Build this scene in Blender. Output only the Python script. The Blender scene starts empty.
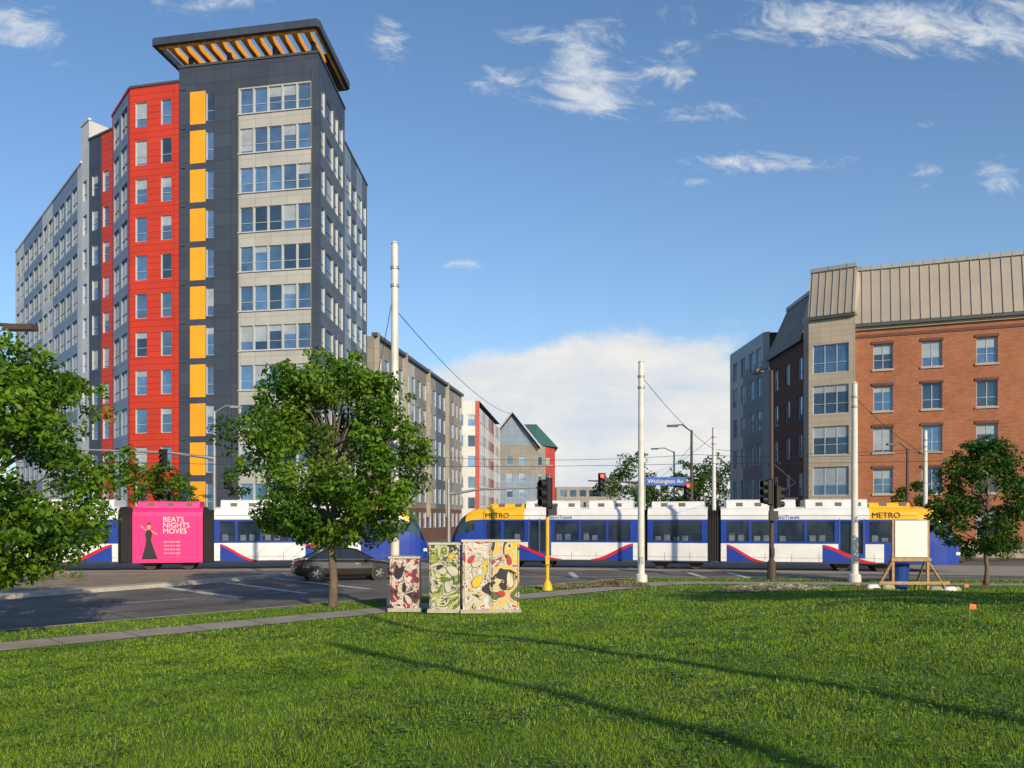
import bpy, math, random
import numpy as np
from mathutils import Vector, Matrix
random.seed(7); np.random.seed(7)
scene=bpy.context.scene
scene.view_settings.view_transform='Standard'
scene.view_settings.look='None'
scene.view_settings.exposure=0
COL=scene.collection

# ------------------------------------------------------------------ materials
def new_mat(name):
    m=bpy.data.materials.new(name); m.use_nodes=True
    nt=m.node_tree; b=nt.nodes.get('Principled BSDF')
    return m,nt,b
def mat(name,col,rough=.7,metal=0.,var=.12,scale=1.5,bump=0.,bscale=30.,spec=.5,emit=None,col2=None,detail=5,coat=0):
    m,nt,b=new_mat(name)
    b.inputs['Roughness'].default_value=rough
    b.inputs['Metallic'].default_value=metal
    b.inputs['Specular IOR Level'].default_value=spec
    b.inputs['Coat Weight'].default_value=coat
    tc=nt.nodes.new('ShaderNodeTexCoord')
    n=nt.nodes.new('ShaderNodeTexNoise'); n.inputs['Scale'].default_value=scale; n.inputs['Detail'].default_value=detail
    n.inputs['Roughness'].default_value=.65
    nt.links.new(tc.outputs['Object'],n.inputs['Vector'])
    r=nt.nodes.new('ShaderNodeValToRGB')
    c1=[max(0,c*(1-var)) for c in col]; c2=[min(1,c*(1+var)) for c in (col2 or col)]
    r.color_ramp.elements[0].position=.3; r.color_ramp.elements[1].position=.7
    r.color_ramp.elements[0].color=(*c1,1); r.color_ramp.elements[1].color=(*c2,1)
    nt.links.new(n.outputs['Fac'],r.inputs['Fac']); nt.links.new(r.outputs['Color'],b.inputs['Base Color'])
    if bump>0:
        n2=nt.nodes.new('ShaderNodeTexNoise'); n2.inputs['Scale'].default_value=bscale; n2.inputs['Detail'].default_value=6
        nt.links.new(tc.outputs['Object'],n2.inputs['Vector'])
        bp=nt.nodes.new('ShaderNodeBump'); bp.inputs['Strength'].default_value=bump; bp.inputs['Distance'].default_value=.02
        nt.links.new(n2.outputs['Fac'],bp.inputs['Height']); nt.links.new(bp.outputs['Normal'],b.inputs['Normal'])
    if emit:
        b.inputs['Emission Color'].default_value=(*emit[:3],1); b.inputs['Emission Strength'].default_value=emit[3]
    return m
def brick_mat(name,c1,c2,mortar):
    m,nt,b=new_mat(name); b.inputs['Roughness'].default_value=.9
    uv=nt.nodes.new('ShaderNodeUVMap')
    br=nt.nodes.new('ShaderNodeTexBrick'); br.inputs['Scale'].default_value=1
    br.inputs['Brick Width'].default_value=.3; br.inputs['Row Height'].default_value=.1; br.inputs['Mortar Size'].default_value=.012
    br.inputs['Color1'].default_value=(*c1,1); br.inputs['Color2'].default_value=(*c2,1); br.inputs['Mortar'].default_value=(*mortar,1)
    nt.links.new(uv.outputs['UV'],br.inputs['Vector'])
    n=nt.nodes.new('ShaderNodeTexNoise'); n.inputs['Scale'].default_value=.5; n.inputs['Detail'].default_value=8; n.inputs['Roughness'].default_value=.7
    nt.links.new(uv.outputs['UV'],n.inputs['Vector'])
    mr=nt.nodes.new('ShaderNodeMapRange'); mr.inputs['To Min'].default_value=.55; mr.inputs['To Max'].default_value=1.4
    nt.links.new(n.outputs['Fac'],mr.inputs['Value'])
    mx=nt.nodes.new('ShaderNodeVectorMath'); mx.operation='SCALE'
    nt.links.new(br.outputs['Color'],mx.inputs[0]); nt.links.new(mr.outputs['Result'],mx.inputs['Scale'])
    nt.links.new(mx.outputs['Vector'],b.inputs['Base Color'])
    return m
def panel_mat(name,col,pw=1.2,ph=3.05,var=.08,rough=.55,line=.6):
    m,nt,b=new_mat(name); b.inputs['Roughness'].default_value=rough
    uv=nt.nodes.new('ShaderNodeUVMap')
    br=nt.nodes.new('ShaderNodeTexBrick'); br.offset=0; br.inputs['Scale'].default_value=1
    br.inputs['Brick Width'].default_value=pw; br.inputs['Row Height'].default_value=ph; br.inputs['Mortar Size'].default_value=.025
    br.inputs['Color1'].default_value=(*[c*(1-var) for c in col],1); br.inputs['Color2'].default_value=(*[c*(1+var) for c in col],1)
    br.inputs['Mortar'].default_value=(*[c*line for c in col],1)
    nt.links.new(uv.outputs['UV'],br.inputs['Vector'])
    n=nt.nodes.new('ShaderNodeTexNoise'); n.inputs['Scale'].default_value=.35; n.inputs['Detail'].default_value=6
    nt.links.new(uv.outputs['UV'],n.inputs['Vector'])
    mr=nt.nodes.new('ShaderNodeMapRange'); mr.inputs['To Min'].default_value=.75; mr.inputs['To Max'].default_value=1.25
    nt.links.new(n.outputs['Fac'],mr.inputs['Value'])
    mx=nt.nodes.new('ShaderNodeVectorMath'); mx.operation='SCALE'
    nt.links.new(br.outputs['Color'],mx.inputs[0]); nt.links.new(mr.outputs['Result'],mx.inputs['Scale'])
    nt.links.new(mx.outputs['Vector'],b.inputs['Base Color'])
    return m
def glass_mat(name,col,rough=.06,metal=.35):
    return mat(name,col,rough,metal,.35,.6,spec=.8)
def leaf_mat(name,c1,c2,trans=.35,scale=.9):
    m,nt,b=new_mat(name); b.inputs['Roughness'].default_value=.55; b.inputs['Specular IOR Level'].default_value=.3
    tc=nt.nodes.new('ShaderNodeTexCoord')
    n=nt.nodes.new('ShaderNodeTexNoise'); n.inputs['Scale'].default_value=scale; n.inputs['Detail'].default_value=8; n.inputs['Roughness'].default_value=.75
    nt.links.new(tc.outputs['Object'],n.inputs['Vector'])
    r=nt.nodes.new('ShaderNodeValToRGB'); r.color_ramp.elements[0].position=.32; r.color_ramp.elements[1].position=.68
    r.color_ramp.elements[0].color=(*c1,1); r.color_ramp.elements[1].color=(*c2,1)
    nt.links.new(n.outputs['Fac'],r.inputs['Fac']); nt.links.new(r.outputs['Color'],b.inputs['Base Color'])
    if trans>0:
        t=nt.nodes.new('ShaderNodeBsdfTranslucent'); nt.links.new(r.outputs['Color'],t.inputs['Color'])
        mx=nt.nodes.new('ShaderNodeMixShader'); mx.inputs['Fac'].default_value=trans
        nt.links.new(b.outputs[0],mx.inputs[1]); nt.links.new(t.outputs[0],mx.inputs[2])
        nt.links.new(mx.outputs[0],nt.nodes['Material Output'].inputs['Surface'])
    return m

M={}
M['charcoal']=panel_mat('charcoal_panel',(.042,.056,.085),1.5,1.02,.10,.5,.6)
M['darkgrey']=panel_mat('dark_grey_panel',(.085,.105,.14),1.5,1.02)
M['red']=panel_mat('red_panel',(.50,.038,.014),4,.5,.05,.55,.55)
M['yellow']=panel_mat('yellow_panel',(.84,.35,.012),3,3.05,.05)
M['soffit']=mat('timber_orange_beam',(.85,.40,.03),.6)
M['offwhite']=panel_mat('offwhite_panel',(.38,.385,.37),1.3,3.05,.05,.6,.75)
M['white']=panel_mat('white_panel',(.56,.58,.60),1.5,3.05,.04,.6,.8)
M['bluegrey']=panel_mat('blue_grey_panel',(.17,.24,.34),1.5,1.02,.06)
M['midgrey']=panel_mat('mid_grey_panel',(.20,.195,.18),2,1.5,.1)
M['taupe']=panel_mat('taupe_panel',(.27,.25,.21),2,1.5,.1)
M['glassA']=glass_mat('window_glass',(.14,.26,.42),.05,.5)
M['glassB']=glass_mat('window_glass_dark',(.035,.07,.12),.05,.25)
M['glassD']=glass_mat('window_glass_mid',(.09,.17,.28),.05,.4)
M['glassC']=mat('window_blind',(.30,.35,.40),.35,.0,.2,1.2,spec=.6)
M['frame']=mat('window_frame',(.42,.46,.50),.5)
M['gframe']=mat('window_frame_grey',(.20,.25,.31),.5)
M['dframe']=mat('window_frame_dark',(.06,.065,.07),.5)
M['brick']=brick_mat('brick_wall',(.27,.085,.036),(.37,.125,.052),(.30,.18,.12))
M['dbrick']=brick_mat('brown_brick',(.11,.045,.033),(.15,.062,.045),(.13,.08,.07))
M['cream']=panel_mat('cream_masonry',(.40,.345,.27),.8,.4,.05,.85,.8)
M['metalroof']=mat('standing_seam_metal',(.34,.305,.26),.6,.08,.10,.4)
M['lmetal']=panel_mat('light_metal_siding',(.30,.32,.34),.4,20,.05,.5,.7)
M['roofdark']=mat('roof_membrane',(.12,.12,.12),.9)
M['green_roof']=mat('green_metal_roof',(.06,.17,.14),.5,.2)
M['redwall']=panel_mat('red_wall',(.40,.05,.035),2,3,.05)
M['concrete']=mat('concrete',(.30,.275,.24),.9,0,.2,1.2,.4,25,detail=10)
M['curb']=mat('kerb_concrete',(.40,.365,.31),.9,0,.2,2.5,.4,25,detail=10)
M['asphalt']=mat('asphalt',(.085,.081,.077),.92,0,.3,.35,.6,60,col2=(.135,.128,.118),detail=12)
M['tar']=mat('asphalt_tar_seal',(.03,.03,.03),.6)
M['ground']=mat('ground_far',(.14,.13,.11),.95,0,.2,.1)
M['paint_w']=mat('road_paint_white',(.48,.48,.45),.8,0,.5,6,detail=9)
M['dirt']=mat('bare_soil',(.20,.15,.10),.95,0,.3,1.5,.5,20,col2=(.24,.20,.13),detail=10)
M['polewhite']=mat('white_painted_steel',(.60,.59,.56),.45,0,.15,2)
M['polebrown']=mat('brown_painted_steel',(.07,.045,.035),.5)
M['galv']=mat('galvanised_steel',(.32,.33,.34),.45,.5)
M['black']=mat('black_housing',(.015,.015,.016),.5)
M['yellowpaint']=mat('yellow_painted_steel',(.70,.42,.02),.45)
M['redlit']=mat('red_lens_lit',(.7,.02,.01),.3,emit=(1,.05,.02,6))
M['lensoff']=mat('lens_unlit',(.05,.04,.02),.3)
M['rubber']=mat('rubber',(.02,.02,.02),.8)
M['wood']=mat('timber',(.38,.24,.11),.8,0,.25,6)
M['bark']=mat('tree_bark',(.13,.10,.075),.95,0,.35,6,.8,25)
M['signblue']=mat('sign_blue',(.015,.09,.42),.4)
M['signwhite']=mat('sign_white',(.70,.69,.64),.5,0,.08,3)
M['twhite']=mat('train_white',(.66,.68,.70),.3,0,.12,.9,coat=.3,detail=8)
M['tblue']=mat('train_blue',(.012,.045,.32),.28,0,.15,.8,coat=.4)
M['tyellow']=mat('train_yellow',(.82,.43,.012),.3,0,.08,.8,coat=.4)
M['tred']=mat('train_red',(.55,.012,.02),.3)
M['tglass']=mat('train_glass',(.02,.035,.06),.06,.1,.4,1.5,spec=.9)
M['tseat']=mat('train_seats_painted_glow',(.10,.13,.17),.3,0,.4,3)
M['tdark']=mat('train_underframe',(.035,.035,.04),.75)
M['seam']=mat('panel_seam',(.12,.12,.12),.8)
M['bellows']=mat('train_bellows',(.03,.03,.033),.9)
M['pink']=mat('advert_pink',(.74,.02,.19),.5,0,.1,.8)
M['skin']=mat('advert_figure_skin',(.55,.30,.20),.6)
M['black2']=mat('advert_black',(.012,.01,.012),.5)
M['carpaint']=mat('car_paint_dark',(.022,.016,.013),.22,.2,.1,1,coat=.8)
M['carglass']=mat('car_glass',(.015,.02,.022),.05,0,.1,1,spec=.9)
M['taillight']=mat('tail_light',(.6,.01,.01),.25)
M['chrome']=mat('wheel_alloy',(.5,.5,.5),.3,.8)
M['bluebin']=mat('blue_plastic',(.01,.05,.28),.4)
M['orange']=mat('marker_orange',(.85,.14,.02),.6)
M['leaf1']=leaf_mat('leaf_green',(.042,.115,.006),(.105,.220,.012))
M['leaf2']=leaf_mat('leaf_dark',(.020,.065,.006),(.050,.125,.010))
M['leaf3']=leaf_mat('leaf_bright',(.085,.19,.008),(.17,.29,.016))
M['leafd']=leaf_mat('leaf_distant',(.03,.065,.015),(.06,.11,.025),.0,.3)
M['grass']=leaf_mat('grass_blades',(.068,.165,.003),(.150,.260,.008),.0,.45)
M['grass2']=leaf_mat('grass_blades_bright',(.150,.280,.006),(.250,.345,.014),.0,.8)
M['grass3']=leaf_mat('grass_blades_dark',(.028,.085,.005),(.055,.130,.008),.0,.8)
M['grass4']=leaf_mat('grass_blades_dry',(.24,.22,.07),(.32,.28,.10),.0,.8)
M['lawn']=mat('lawn_turf',(.040,.095,.004),.95,0,.4,.7,.8,60,col2=(.090,.155,.007),detail=12)
M['straw']=mat('dry_straw',(.32,.31,.20),.9,0,.3,5)

# ------------------------------------------------------------------ mesh builder
class MB:
    def __init__(s): s.v=[]; s.f=[]; s.m=[]; s.uv=[]; s.mats=[]
    def mi(s,k):
        if k not in s.mats: s.mats.append(k)
        return s.mats.index(k)
    def poly(s,pts,k,uv=None):
        i=len(s.v); s.v+= [tuple(p) for p in pts]; s.f.append(tuple(range(i,i+len(pts)))); s.m.append(s.mi(k))
        s.uv.append(uv if uv else [(p[0]+p[1],p[2]) for p in pts])
    def box(s,c,sz,k,rot=0.):
        cx,cy,cz=c; hx,hy,hz=sz[0]/2,sz[1]/2,sz[2]/2; cs,sn=math.cos(rot),math.sin(rot)
        def P(x,y,z): return (cx+x*cs-y*sn, cy+x*sn+y*cs, cz+z)
        p=[P(x,y,z) for z in(-hz,hz) for x,y in((-hx,-hy),(hx,-hy),(hx,hy),(-hx,hy))]
        for q in((0,3,2,1),(4,5,6,7),(0,1,5,4),(1,2,6,5),(2,3,7,6),(3,0,4,7)): s.poly([p[i] for i in q],k)
    def tube(s,pts,radii,k,n=10,cap=True):
        pts=[Vector(p) for p in pts]; rings=[]
        if not hasattr(radii,'__len__'): radii=[radii]*len(pts)
        ref=None
        for i,p in enumerate(pts):
            d=(pts[min(i+1,len(pts)-1)]-pts[max(i-1,0)]).normalized()
            a=d.cross(Vector((0,0,1)) if abs(d.z)<.9 else Vector((1,0,0))).normalized() if ref is None else (ref-d*ref.dot(d)).normalized()
            ref=a; b=d.cross(a)
            base=len(s.v)
            for j in range(n):
                t=2*math.pi*j/n; s.v.append(tuple(p+(a*math.cos(t)+b*math.sin(t))*radii[i]))
            rings.append(base)
        mi=s.mi(k)
        for r0,r1 in zip(rings,rings[1:]):
            for j in range(n):
                s.f.append((r0+j,r0+(j+1)%n,r1+(j+1)%n,r1+j)); s.m.append(mi); s.uv.append([(0,0)]*4)
        if cap:
            s.f.append(tuple(rings[0]+j for j in range(n))[::-1]); s.m.append(mi); s.uv.append([(0,0)]*n)
            s.f.append(tuple(rings[-1]+j for j in range(n))); s.m.append(mi); s.uv.append([(0,0)]*n)
    def done(s,name,parent=None,smooth=False):
        me=bpy.data.meshes.new(name); me.from_pydata(s.v,[],s.f)
        for k in s.mats: me.materials.append(M[k])
        me.polygons.foreach_set('material_index',s.m)
        ul=me.uv_layers.new(name='UVMap'); flat=[c for f in s.uv for p in f for c in p]
        ul.data.foreach_set('uv',flat)
        if smooth:
            me.polygons.foreach_set('use_smooth',[True]*len(me.polygons))
        me.update()
        o=bpy.data.objects.new(name,me); COL.objects.link(o)
        if parent: par(o,parent)
        return o
def empty(name,loc=(0,0,0)):
    e=bpy.data.objects.new(name,None); e.location=loc; e.empty_display_size=.3; COL.objects.link(e); return e
def par(o,p):
    o.parent=p; o.matrix_parent_inverse=Matrix.Translation(-Vector(p.location))
def text(body,loc,size,k,parent,name,yaw=0.,ext=.004,align='LEFT'):
    c=bpy.data.curves.new(name,'FONT'); c.body=body; c.size=size; c.extrude=ext; c.align_x=align
    c.materials.append(M[k]); o=bpy.data.objects.new(name,c); COL.objects.link(o)
    o.location=loc; o.rotation_euler=(math.pi/2,0,yaw)
    par(o,parent); return o
def np_mesh(name,verts,nper,mats,midx=None,parent=None):
    n=len(verts); F=n//nper
    me=bpy.data.meshes.new(name); me.vertices.add(n); me.vertices.foreach_set('co',verts.astype(np.float32).ravel())
    me.loops.add(n); me.loops.foreach_set('vertex_index',np.arange(n,dtype=np.int32))
    me.polygons.add(F); me.polygons.foreach_set('loop_start',(np.arange(F)*nper).astype(np.int32))
    try: me.polygons.foreach_set('loop_total',np.full(F,nper,dtype=np.int32))
    except Exception: pass
    for k in mats: me.materials.append(M[k])
    if midx is not None: me.polygons.foreach_set('material_index',midx.astype(np.int32))
    me.update(calc_edges=True)
    o=bpy.data.objects.new(name,me); COL.objects.link(o)
    if parent: par(o,parent)
    return o

# ------------------------------------------------------------------ facade
GL=['glassA','glassD','glassB','glassA','glassD']
def facade(mb,A,B,z0,z1,wins,matfn,us=(),vs=(),frame='frame',glass=GL,recess=.14,fw=.05,w0=0.,mull=(0,0),reveal=None,blinds=.4):
    A=Vector((A[0],A[1],0)); B=Vector((B[0],B[1],0)); L=(B-A).length; d=(B-A)/L; n=Vector((d.y,-d.x,0))
    def P(u,v,w=0.): q=A+d*u+n*(w+w0); return (q.x,q.y,v)
    rd=lambda x:round(x,4)
    U=sorted(set([0,rd(L)]+[rd(u) for u in us if 0<u<L]+[rd(x) for w in wins for x in w[:2]]))
    V=sorted(set([rd(z0),rd(z1)]+[rd(v) for v in vs if z0<v<z1]+[rd(x) for w in wins for x in w[2:4]]))
    ui={u:i for i,u in enumerate(U)}; vi={v:i for i,v in enumerate(V)}
    hole=set()
    for w in wins:
        for i in range(ui[rd(w[0])],ui[rd(w[1])]):
            for j in range(vi[rd(w[2])],vi[rd(w[3])]): hole.add((i,j))
    for i in range(len(U)-1):
        for j in range(len(V)-1):
            if (i,j) in hole: continue
            a,b,c,e=U[i],U[i+1],V[j],V[j+1]
            mb.poly([P(a,c),P(b,c),P(b,e),P(a,e)],matfn((a+b)/2,(c+e)/2),[(a,c),(b,c),(b,e),(a,e)])
    for w in wins:
        a,b,c,e=w[:4]; g=random.choice(glass); mu=w[4] if len(w)>4 else mull
        r=-recess; k=reveal or frame
        mb.poly([P(a,c),P(b,c),P(b,c,r),P(a,c,r)],k); mb.poly([P(a,e,r),P(b,e,r),P(b,e),P(a,e)],k)
        mb.poly([P(a,c),P(a,c,r),P(a,e,r),P(a,e)],k); mb.poly([P(b,c,r),P(b,c),P(b,e),P(b,e,r)],k)
        mb.poly([P(a,c,r),P(b,c,r),P(b,e,r),P(a,e,r)],g)
        f=fw; q=r+.05
        if blinds and random.random()<blinds:
            zz=e-(e-c)*random.choice([.25,.4,.4,.62,.9]); 
            xa,xb=a+f,b-f
            mb.poly([P(xa,zz,r+.012),P(xb,zz,r+.012),P(xb,e-f,r+.012),P(xa,e-f,r+.012)],'glassC')
        def bar(a,b,c,e):
            mb.poly([P(a,c,q),P(b,c,q),P(b,e,q),P(a,e,q)],frame)
            mb.poly([P(a,c,r),P(b,c,r),P(b,c,q),P(a,c,q)],frame); mb.poly([P(a,e,q),P(b,e,q),P(b,e,r),P(a,e,r)],frame)
            mb.poly([P(a,c,r),P(a,c,q),P(a,e,q),P(a,e,r)],frame); mb.poly([P(b,c,q),P(b,c,r),P(b,e,r),P(b,e,q)],frame)
        bar(a+.003,a+f,c+.003,e-.003); bar(b-f,b-.003,c+.003,e-.003); bar(a+f,b-f,c+.003,c+f); bar(a+f,b-f,e-f,e-.003)
        for t in range(mu[0]):
            x=a+(b-a)*(t+1)/(mu[0]+1); bar(x-f/2,x+f/2,c+f,e-f)
        if mu[1]:
            y=c+(e-c)*.36
            segs=[a]+[a+(b-a)*(t+1)/(mu[0]+1) for t in range(mu[0])]+[b]
            for s0,s1 in zip(segs,segs[1:]): bar(s0+(f if s0==a else f/2),s1-(f if s1==b else f/2),y-f*.35,y+f*.35)
    return P,L
def px2u(A,B,ratio):
    dx,dy=B[0]-A[0],B[1]-A[1]; L=math.hypot(dx,dy); dx/=L; dy/=L
    return (A[0]-ratio*A[1])/(ratio*dy-dx)

# ------------------------------------------------------------------ ground
def kY(X,s=0.):
    a=X+31.5-1.41421*s; b=36.8-.08*(X-6)-s
    k=1.2; h=max(k-abs(a-b),0)/k
    return min(a,b)-h*h*k*.25
def sdist(X,Y):
    X=np.asarray(X,float);Y=np.asarray(Y,float)
    return np.minimum((X+31.5-Y)/1.41421,36.8-.08*(X-6)-Y)
def lawnz(X,Y):
    s=sdist(X,Y); t=np.clip((s-3.6)/17.,0,1); t=t*t*(3-2*t)
    w=np.clip((s-4)/4,0,1)
    return .15+.95*t+w*.04*(np.sin(X*.9+Y*.35)*np.sin(Y*.7+1.)+.5*np.sin(X*2.1+1.3)*np.sin(Y*1.7))

mb=MB(); mb.poly([(-3000,-800,0),(3000,-800,0),(3000,5000,0),(-3000,5000,0)],'ground'); mb.done('ground')
mb=MB(); mb.poly([(-120,-60,.006),(120,-60,.006),(120,57,.006),(-120,57,.006)],'asphalt'); 
mb.poly([(-9,57,.006),(23,57,.006),(60,320,.006),(36,320,.006)],'asphalt'); mb.done('road')
xs=np.arange(-50,80,.5); rows=130; V=[];F=[]
for X in xs:
    ky=kY(X)
    for j in range(rows+1):
        t=(j/rows)**1.15; Y=ky+(-40-ky)*t if ky>-38 else ky-t*2
        V.append((X,Y,float(lawnz(X,Y))))
for i in range(len(xs)-1):
    for j in range(rows):
        a=i*(rows+1)+j; F.append((a,a+1,a+rows+2,a+rows+1))
me=bpy.data.meshes.new('lawn'); me.from_pydata(V,[],F); me.materials.append(M['lawn'])
me.polygons.foreach_set('use_smooth',[True]*len(F)); me.update(); o=bpy.data.objects.new('lawn',me); COL.objects.link(o)
def band(name,s0,s1,z,k,x0=-50,x1=80,skirt=None,parent=None):
    mb=MB(); X=x0
    while X<x1:
        X2=X+.6
        p=[(X,kY(X,s0)),(X2,kY(X2,s0)),(X2,kY(X2,s1)),(X,kY(X,s1))]
        mb.poly([(*p[3],z),(*p[2],z),(*p[1],z),(*p[0],z)],k)
        if skirt is not None: mb.poly([(*p[0],z),(*p[1],z),(*p[1],skirt),(*p[0],skirt)],k)
        X=X2
    return mb.done(name,parent)
band('kerb',-.16,.02,.158,'curb',skirt=0.)
band('gutter',-.55,-.165,.010,'concrete')
band('sidewalk',2.2,3.45,.166,'concrete')
mb=MB(); X=-30
while X<40:
    a=(X,kY(X,2.2)); dx=.88 if X<5 else .05
    b=(X+dx,kY(X+dx,3.45))
    mb.poly([(a[0],a[1],.170),(a[0]+.03,a[1],.170),(b[0]+.03,b[1],.170),(b[0],b[1],.170)],'tdark'); X+=1.1
mb.done('sidewalk_joints')
trk=[(-60,41),(-31.9,43.5),(-20.5,45.1),(-16.6,46.),(-4.5,48.5),(7.4,46.6),(11.1,45.6),(23,43),(60,34.5)]
mb=MB()
for (a,b) in zip(trk,trk[1:]):
    mb.poly([(a[0],a[1]-2.6,.012),(b[0],b[1]-2.6,.012),(b[0],b[1]+6.5,.012),(a[0],a[1]+6.5,.012)],'concrete')
for off in (-.72,.72,3.3,4.74):
    for (a,b) in zip(trk,trk[1:]):
        mb.poly([(a[0],a[1]+off-.04,.03),(b[0],b[1]+off-.04,.03),(b[0],b[1]+off+.04,.03),(a[0],a[1]+off+.04,.03)],'galv')
mb.done('track_bed')
isl=[(-34,8),(-20.2,24),(-17.6,28.3),(-14.9,32.3),(-12.2,36.6),(-10.7,39.3),(-10.9,40.3),(-12.2,40.9),(-31,37.9),(-60,34.5)]
mb=MB(); mb.poly([(x,y,.15) for x,y in isl],'curb')
for a,b in zip(isl,isl[1:]+isl[:1]): mb.poly([(*a,0),(*b,0),(*b,.15),(*a,.15)],'curb')
c=Vector((-26,33)); inner=[tuple(Vector(p)+(c-Vector(p)).normalized()*1.1) for p in isl]
mb.poly([(x,y,.158) for x,y in inner],'dirt')
mb.done('traffic_island')
mb=MB()
def line(a,b,w,k='paint_w',z=.0135):
    a=Vector(a);b=Vector(b);n=(b-a).normalized();n=Vector((-n.y,n.x))*w/2
    mb.poly([(*(a-n),z),(*(b-n),z),(*(b+n),z),(*(a+n),z)],k)
d=Vector((1,1)).normalized()
for i in range(9):
    a=Vector((-34,1.2))+d*(i*5.5)+Vector((-.7,.7))*3.4; line(a,a+d*2.6,.12)
line((-9.5,29),(-14.2,33.6),.4); 
line((-7.6,30.7),(-12.4,35.9),.3); line((-5.6,32.6),(-11,38.4),.3)
line((3,38.4),(3,42.5),.3,z=.017); line((-8,39.5),(22,39.5),.12)
line((9,38.2),(9,42.2),.3,z=.017);line((11,38.2),(11,42.2),.3,z=.017)
rt=random.Random(5)
for i in range(14):
    p=Vector((rt.uniform(-22,-2),rt.uniform(14,36)));
    if p.y<p.x+32.5: p.y=p.x+32.5+rt.uniform(.5,5)
    an=rt.choice([math.pi/4,math.pi/4+.1,-math.pi/4]); L=rt.uniform(2,6)
    for j in range(int(L/.5)):
        q=p+Vector((math.cos(an),math.sin(an)))*.5+Vector((rt.uniform(-.06,.06),rt.uniform(-.06,.06))); line(p,q,.05,'tar',.0105+.0001*i); p=q; 
mb.done('road_markings')
mb=MB(); mb.tube([(-9.2,27.6,.0),(-9.2,27.6,.014)],.36,'tar',20); mb.done('manhole_cover')

# ------------------------------------------------------------------ grass blades
def grass():
    out=[];mi=[]
    bands=[(3.6,7,2700,.0058,.05),(7,11,1500,.0085,.05),(11,17,700,.014,.05),(17,27,260,.023,.055),(27,37,90,.036,.055)]
    for y0,y1,dens,w,h in bands:
        hw=y1*.66+1; area=2*hw*(y1-y0); n=int(area*dens)
        X=np.random.uniform(-hw,hw,n);Y=np.random.uniform(y0,y1,n)
        s=sdist(X,Y); ok=(np.abs(X)<Y*.66+.6)&(s>.1)&((s<2.1)|(s>3.55)); X=X[ok];Y=Y[ok]; n=len(X)
        Z=lawnz(X,Y); a=np.random.uniform(0,math.pi*2,n); 
        patch=.5+.5*np.sin(X*1.7+np.sin(Y*1.3)*2)*np.sin(Y*1.9+X*.6)
        p2=.5+.25*np.sin(X*.55+2*np.sin(Y*.31))+.25*np.sin(Y*.8+X*.9+np.sin(X*2.3))
        fine=.5+.5*np.sin(X*6.1+2*np.sin(Y*4.3))*np.sin(Y*5.7+np.sin(X*3.9))
        f2=.5+.5*np.sin(X*3.3+2.5*np.sin(Y*1.1+X*.4))*np.sin(Y*2.6+1.7*np.sin(X*1.4))
        hh=h*np.random.uniform(.4,1.1,n)*(.6+.4*patch+.3*fine+.25*(1-f2)); ww=w*np.random.uniform(.7,1.3,n)
        lean=np.random.uniform(.1,.9,n)*hh; b=np.random.uniform(0,math.pi*2,n)
        r=np.random.rand(n); 
        pb=.10+.50*p2*f2; pd=.05+.60*(1-p2)*fine**1.5+.30*(1-f2)**2
        m=np.where(r<pb,1,np.where(r<pb+pd,2,0)); m=np.where(np.random.rand(n)<.015+.05*(patch>.85),3,m)
        P=np.zeros((n,3,3))
        P[:,0]=np.stack([X-np.cos(a)*ww/2,Y-np.sin(a)*ww/2,Z-.004],1)
        P[:,1]=np.stack([X+np.cos(a)*ww/2,Y+np.sin(a)*ww/2,Z-.004],1)
        P[:,2]=np.stack([X+np.cos(b)*lean,Y+np.sin(b)*lean,Z+hh],1)
        out.append(P.reshape(-1,3)); mi.append(m)
    np_mesh('grass',np.concatenate(out),3,['grass','grass2','grass3','grass4'],np.concatenate(mi))
    rs=np.random.RandomState(3); cl=[];m=[]
    for k in range(520):
        y=rs.uniform(4.5,20); x=rs.uniform(-.64,.64)*y; R=rs.uniform(.06,.26); n=int(260*R)
        X=x+rs.normal(size=n)*R;Y=y+rs.normal(size=n)*R
        ok=sdist(X,Y)>3.6; X=X[ok];Y=Y[ok]; n=len(X)
        if n==0: continue
        Z=lawnz(X,Y)+rs.uniform(.025,.055,n); a=rs.uniform(0,6.3,n); s=rs.uniform(.010,.02,n)*(1+y/25)
        dx=np.cos(a)*s;dy=np.sin(a)*s; t=rs.uniform(-.4,.4,n)*s
        q=np.stack([np.stack([X-dx,Y-dy,Z-t],1),np.stack([X+dy,Y-dx,Z],1),np.stack([X+dx,Y+dy,Z+t],1),np.stack([X-dy,Y+dx,Z],1)],1)
        cl.append(q.reshape(-1,3)); m.append(np.where(rs.rand(n)<.03,2,rs.randint(0,2,n)))
    np_mesh('clover',np.concatenate(cl),4,['grass3','grass','grass4'],np.concatenate(m))
grass()

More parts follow.
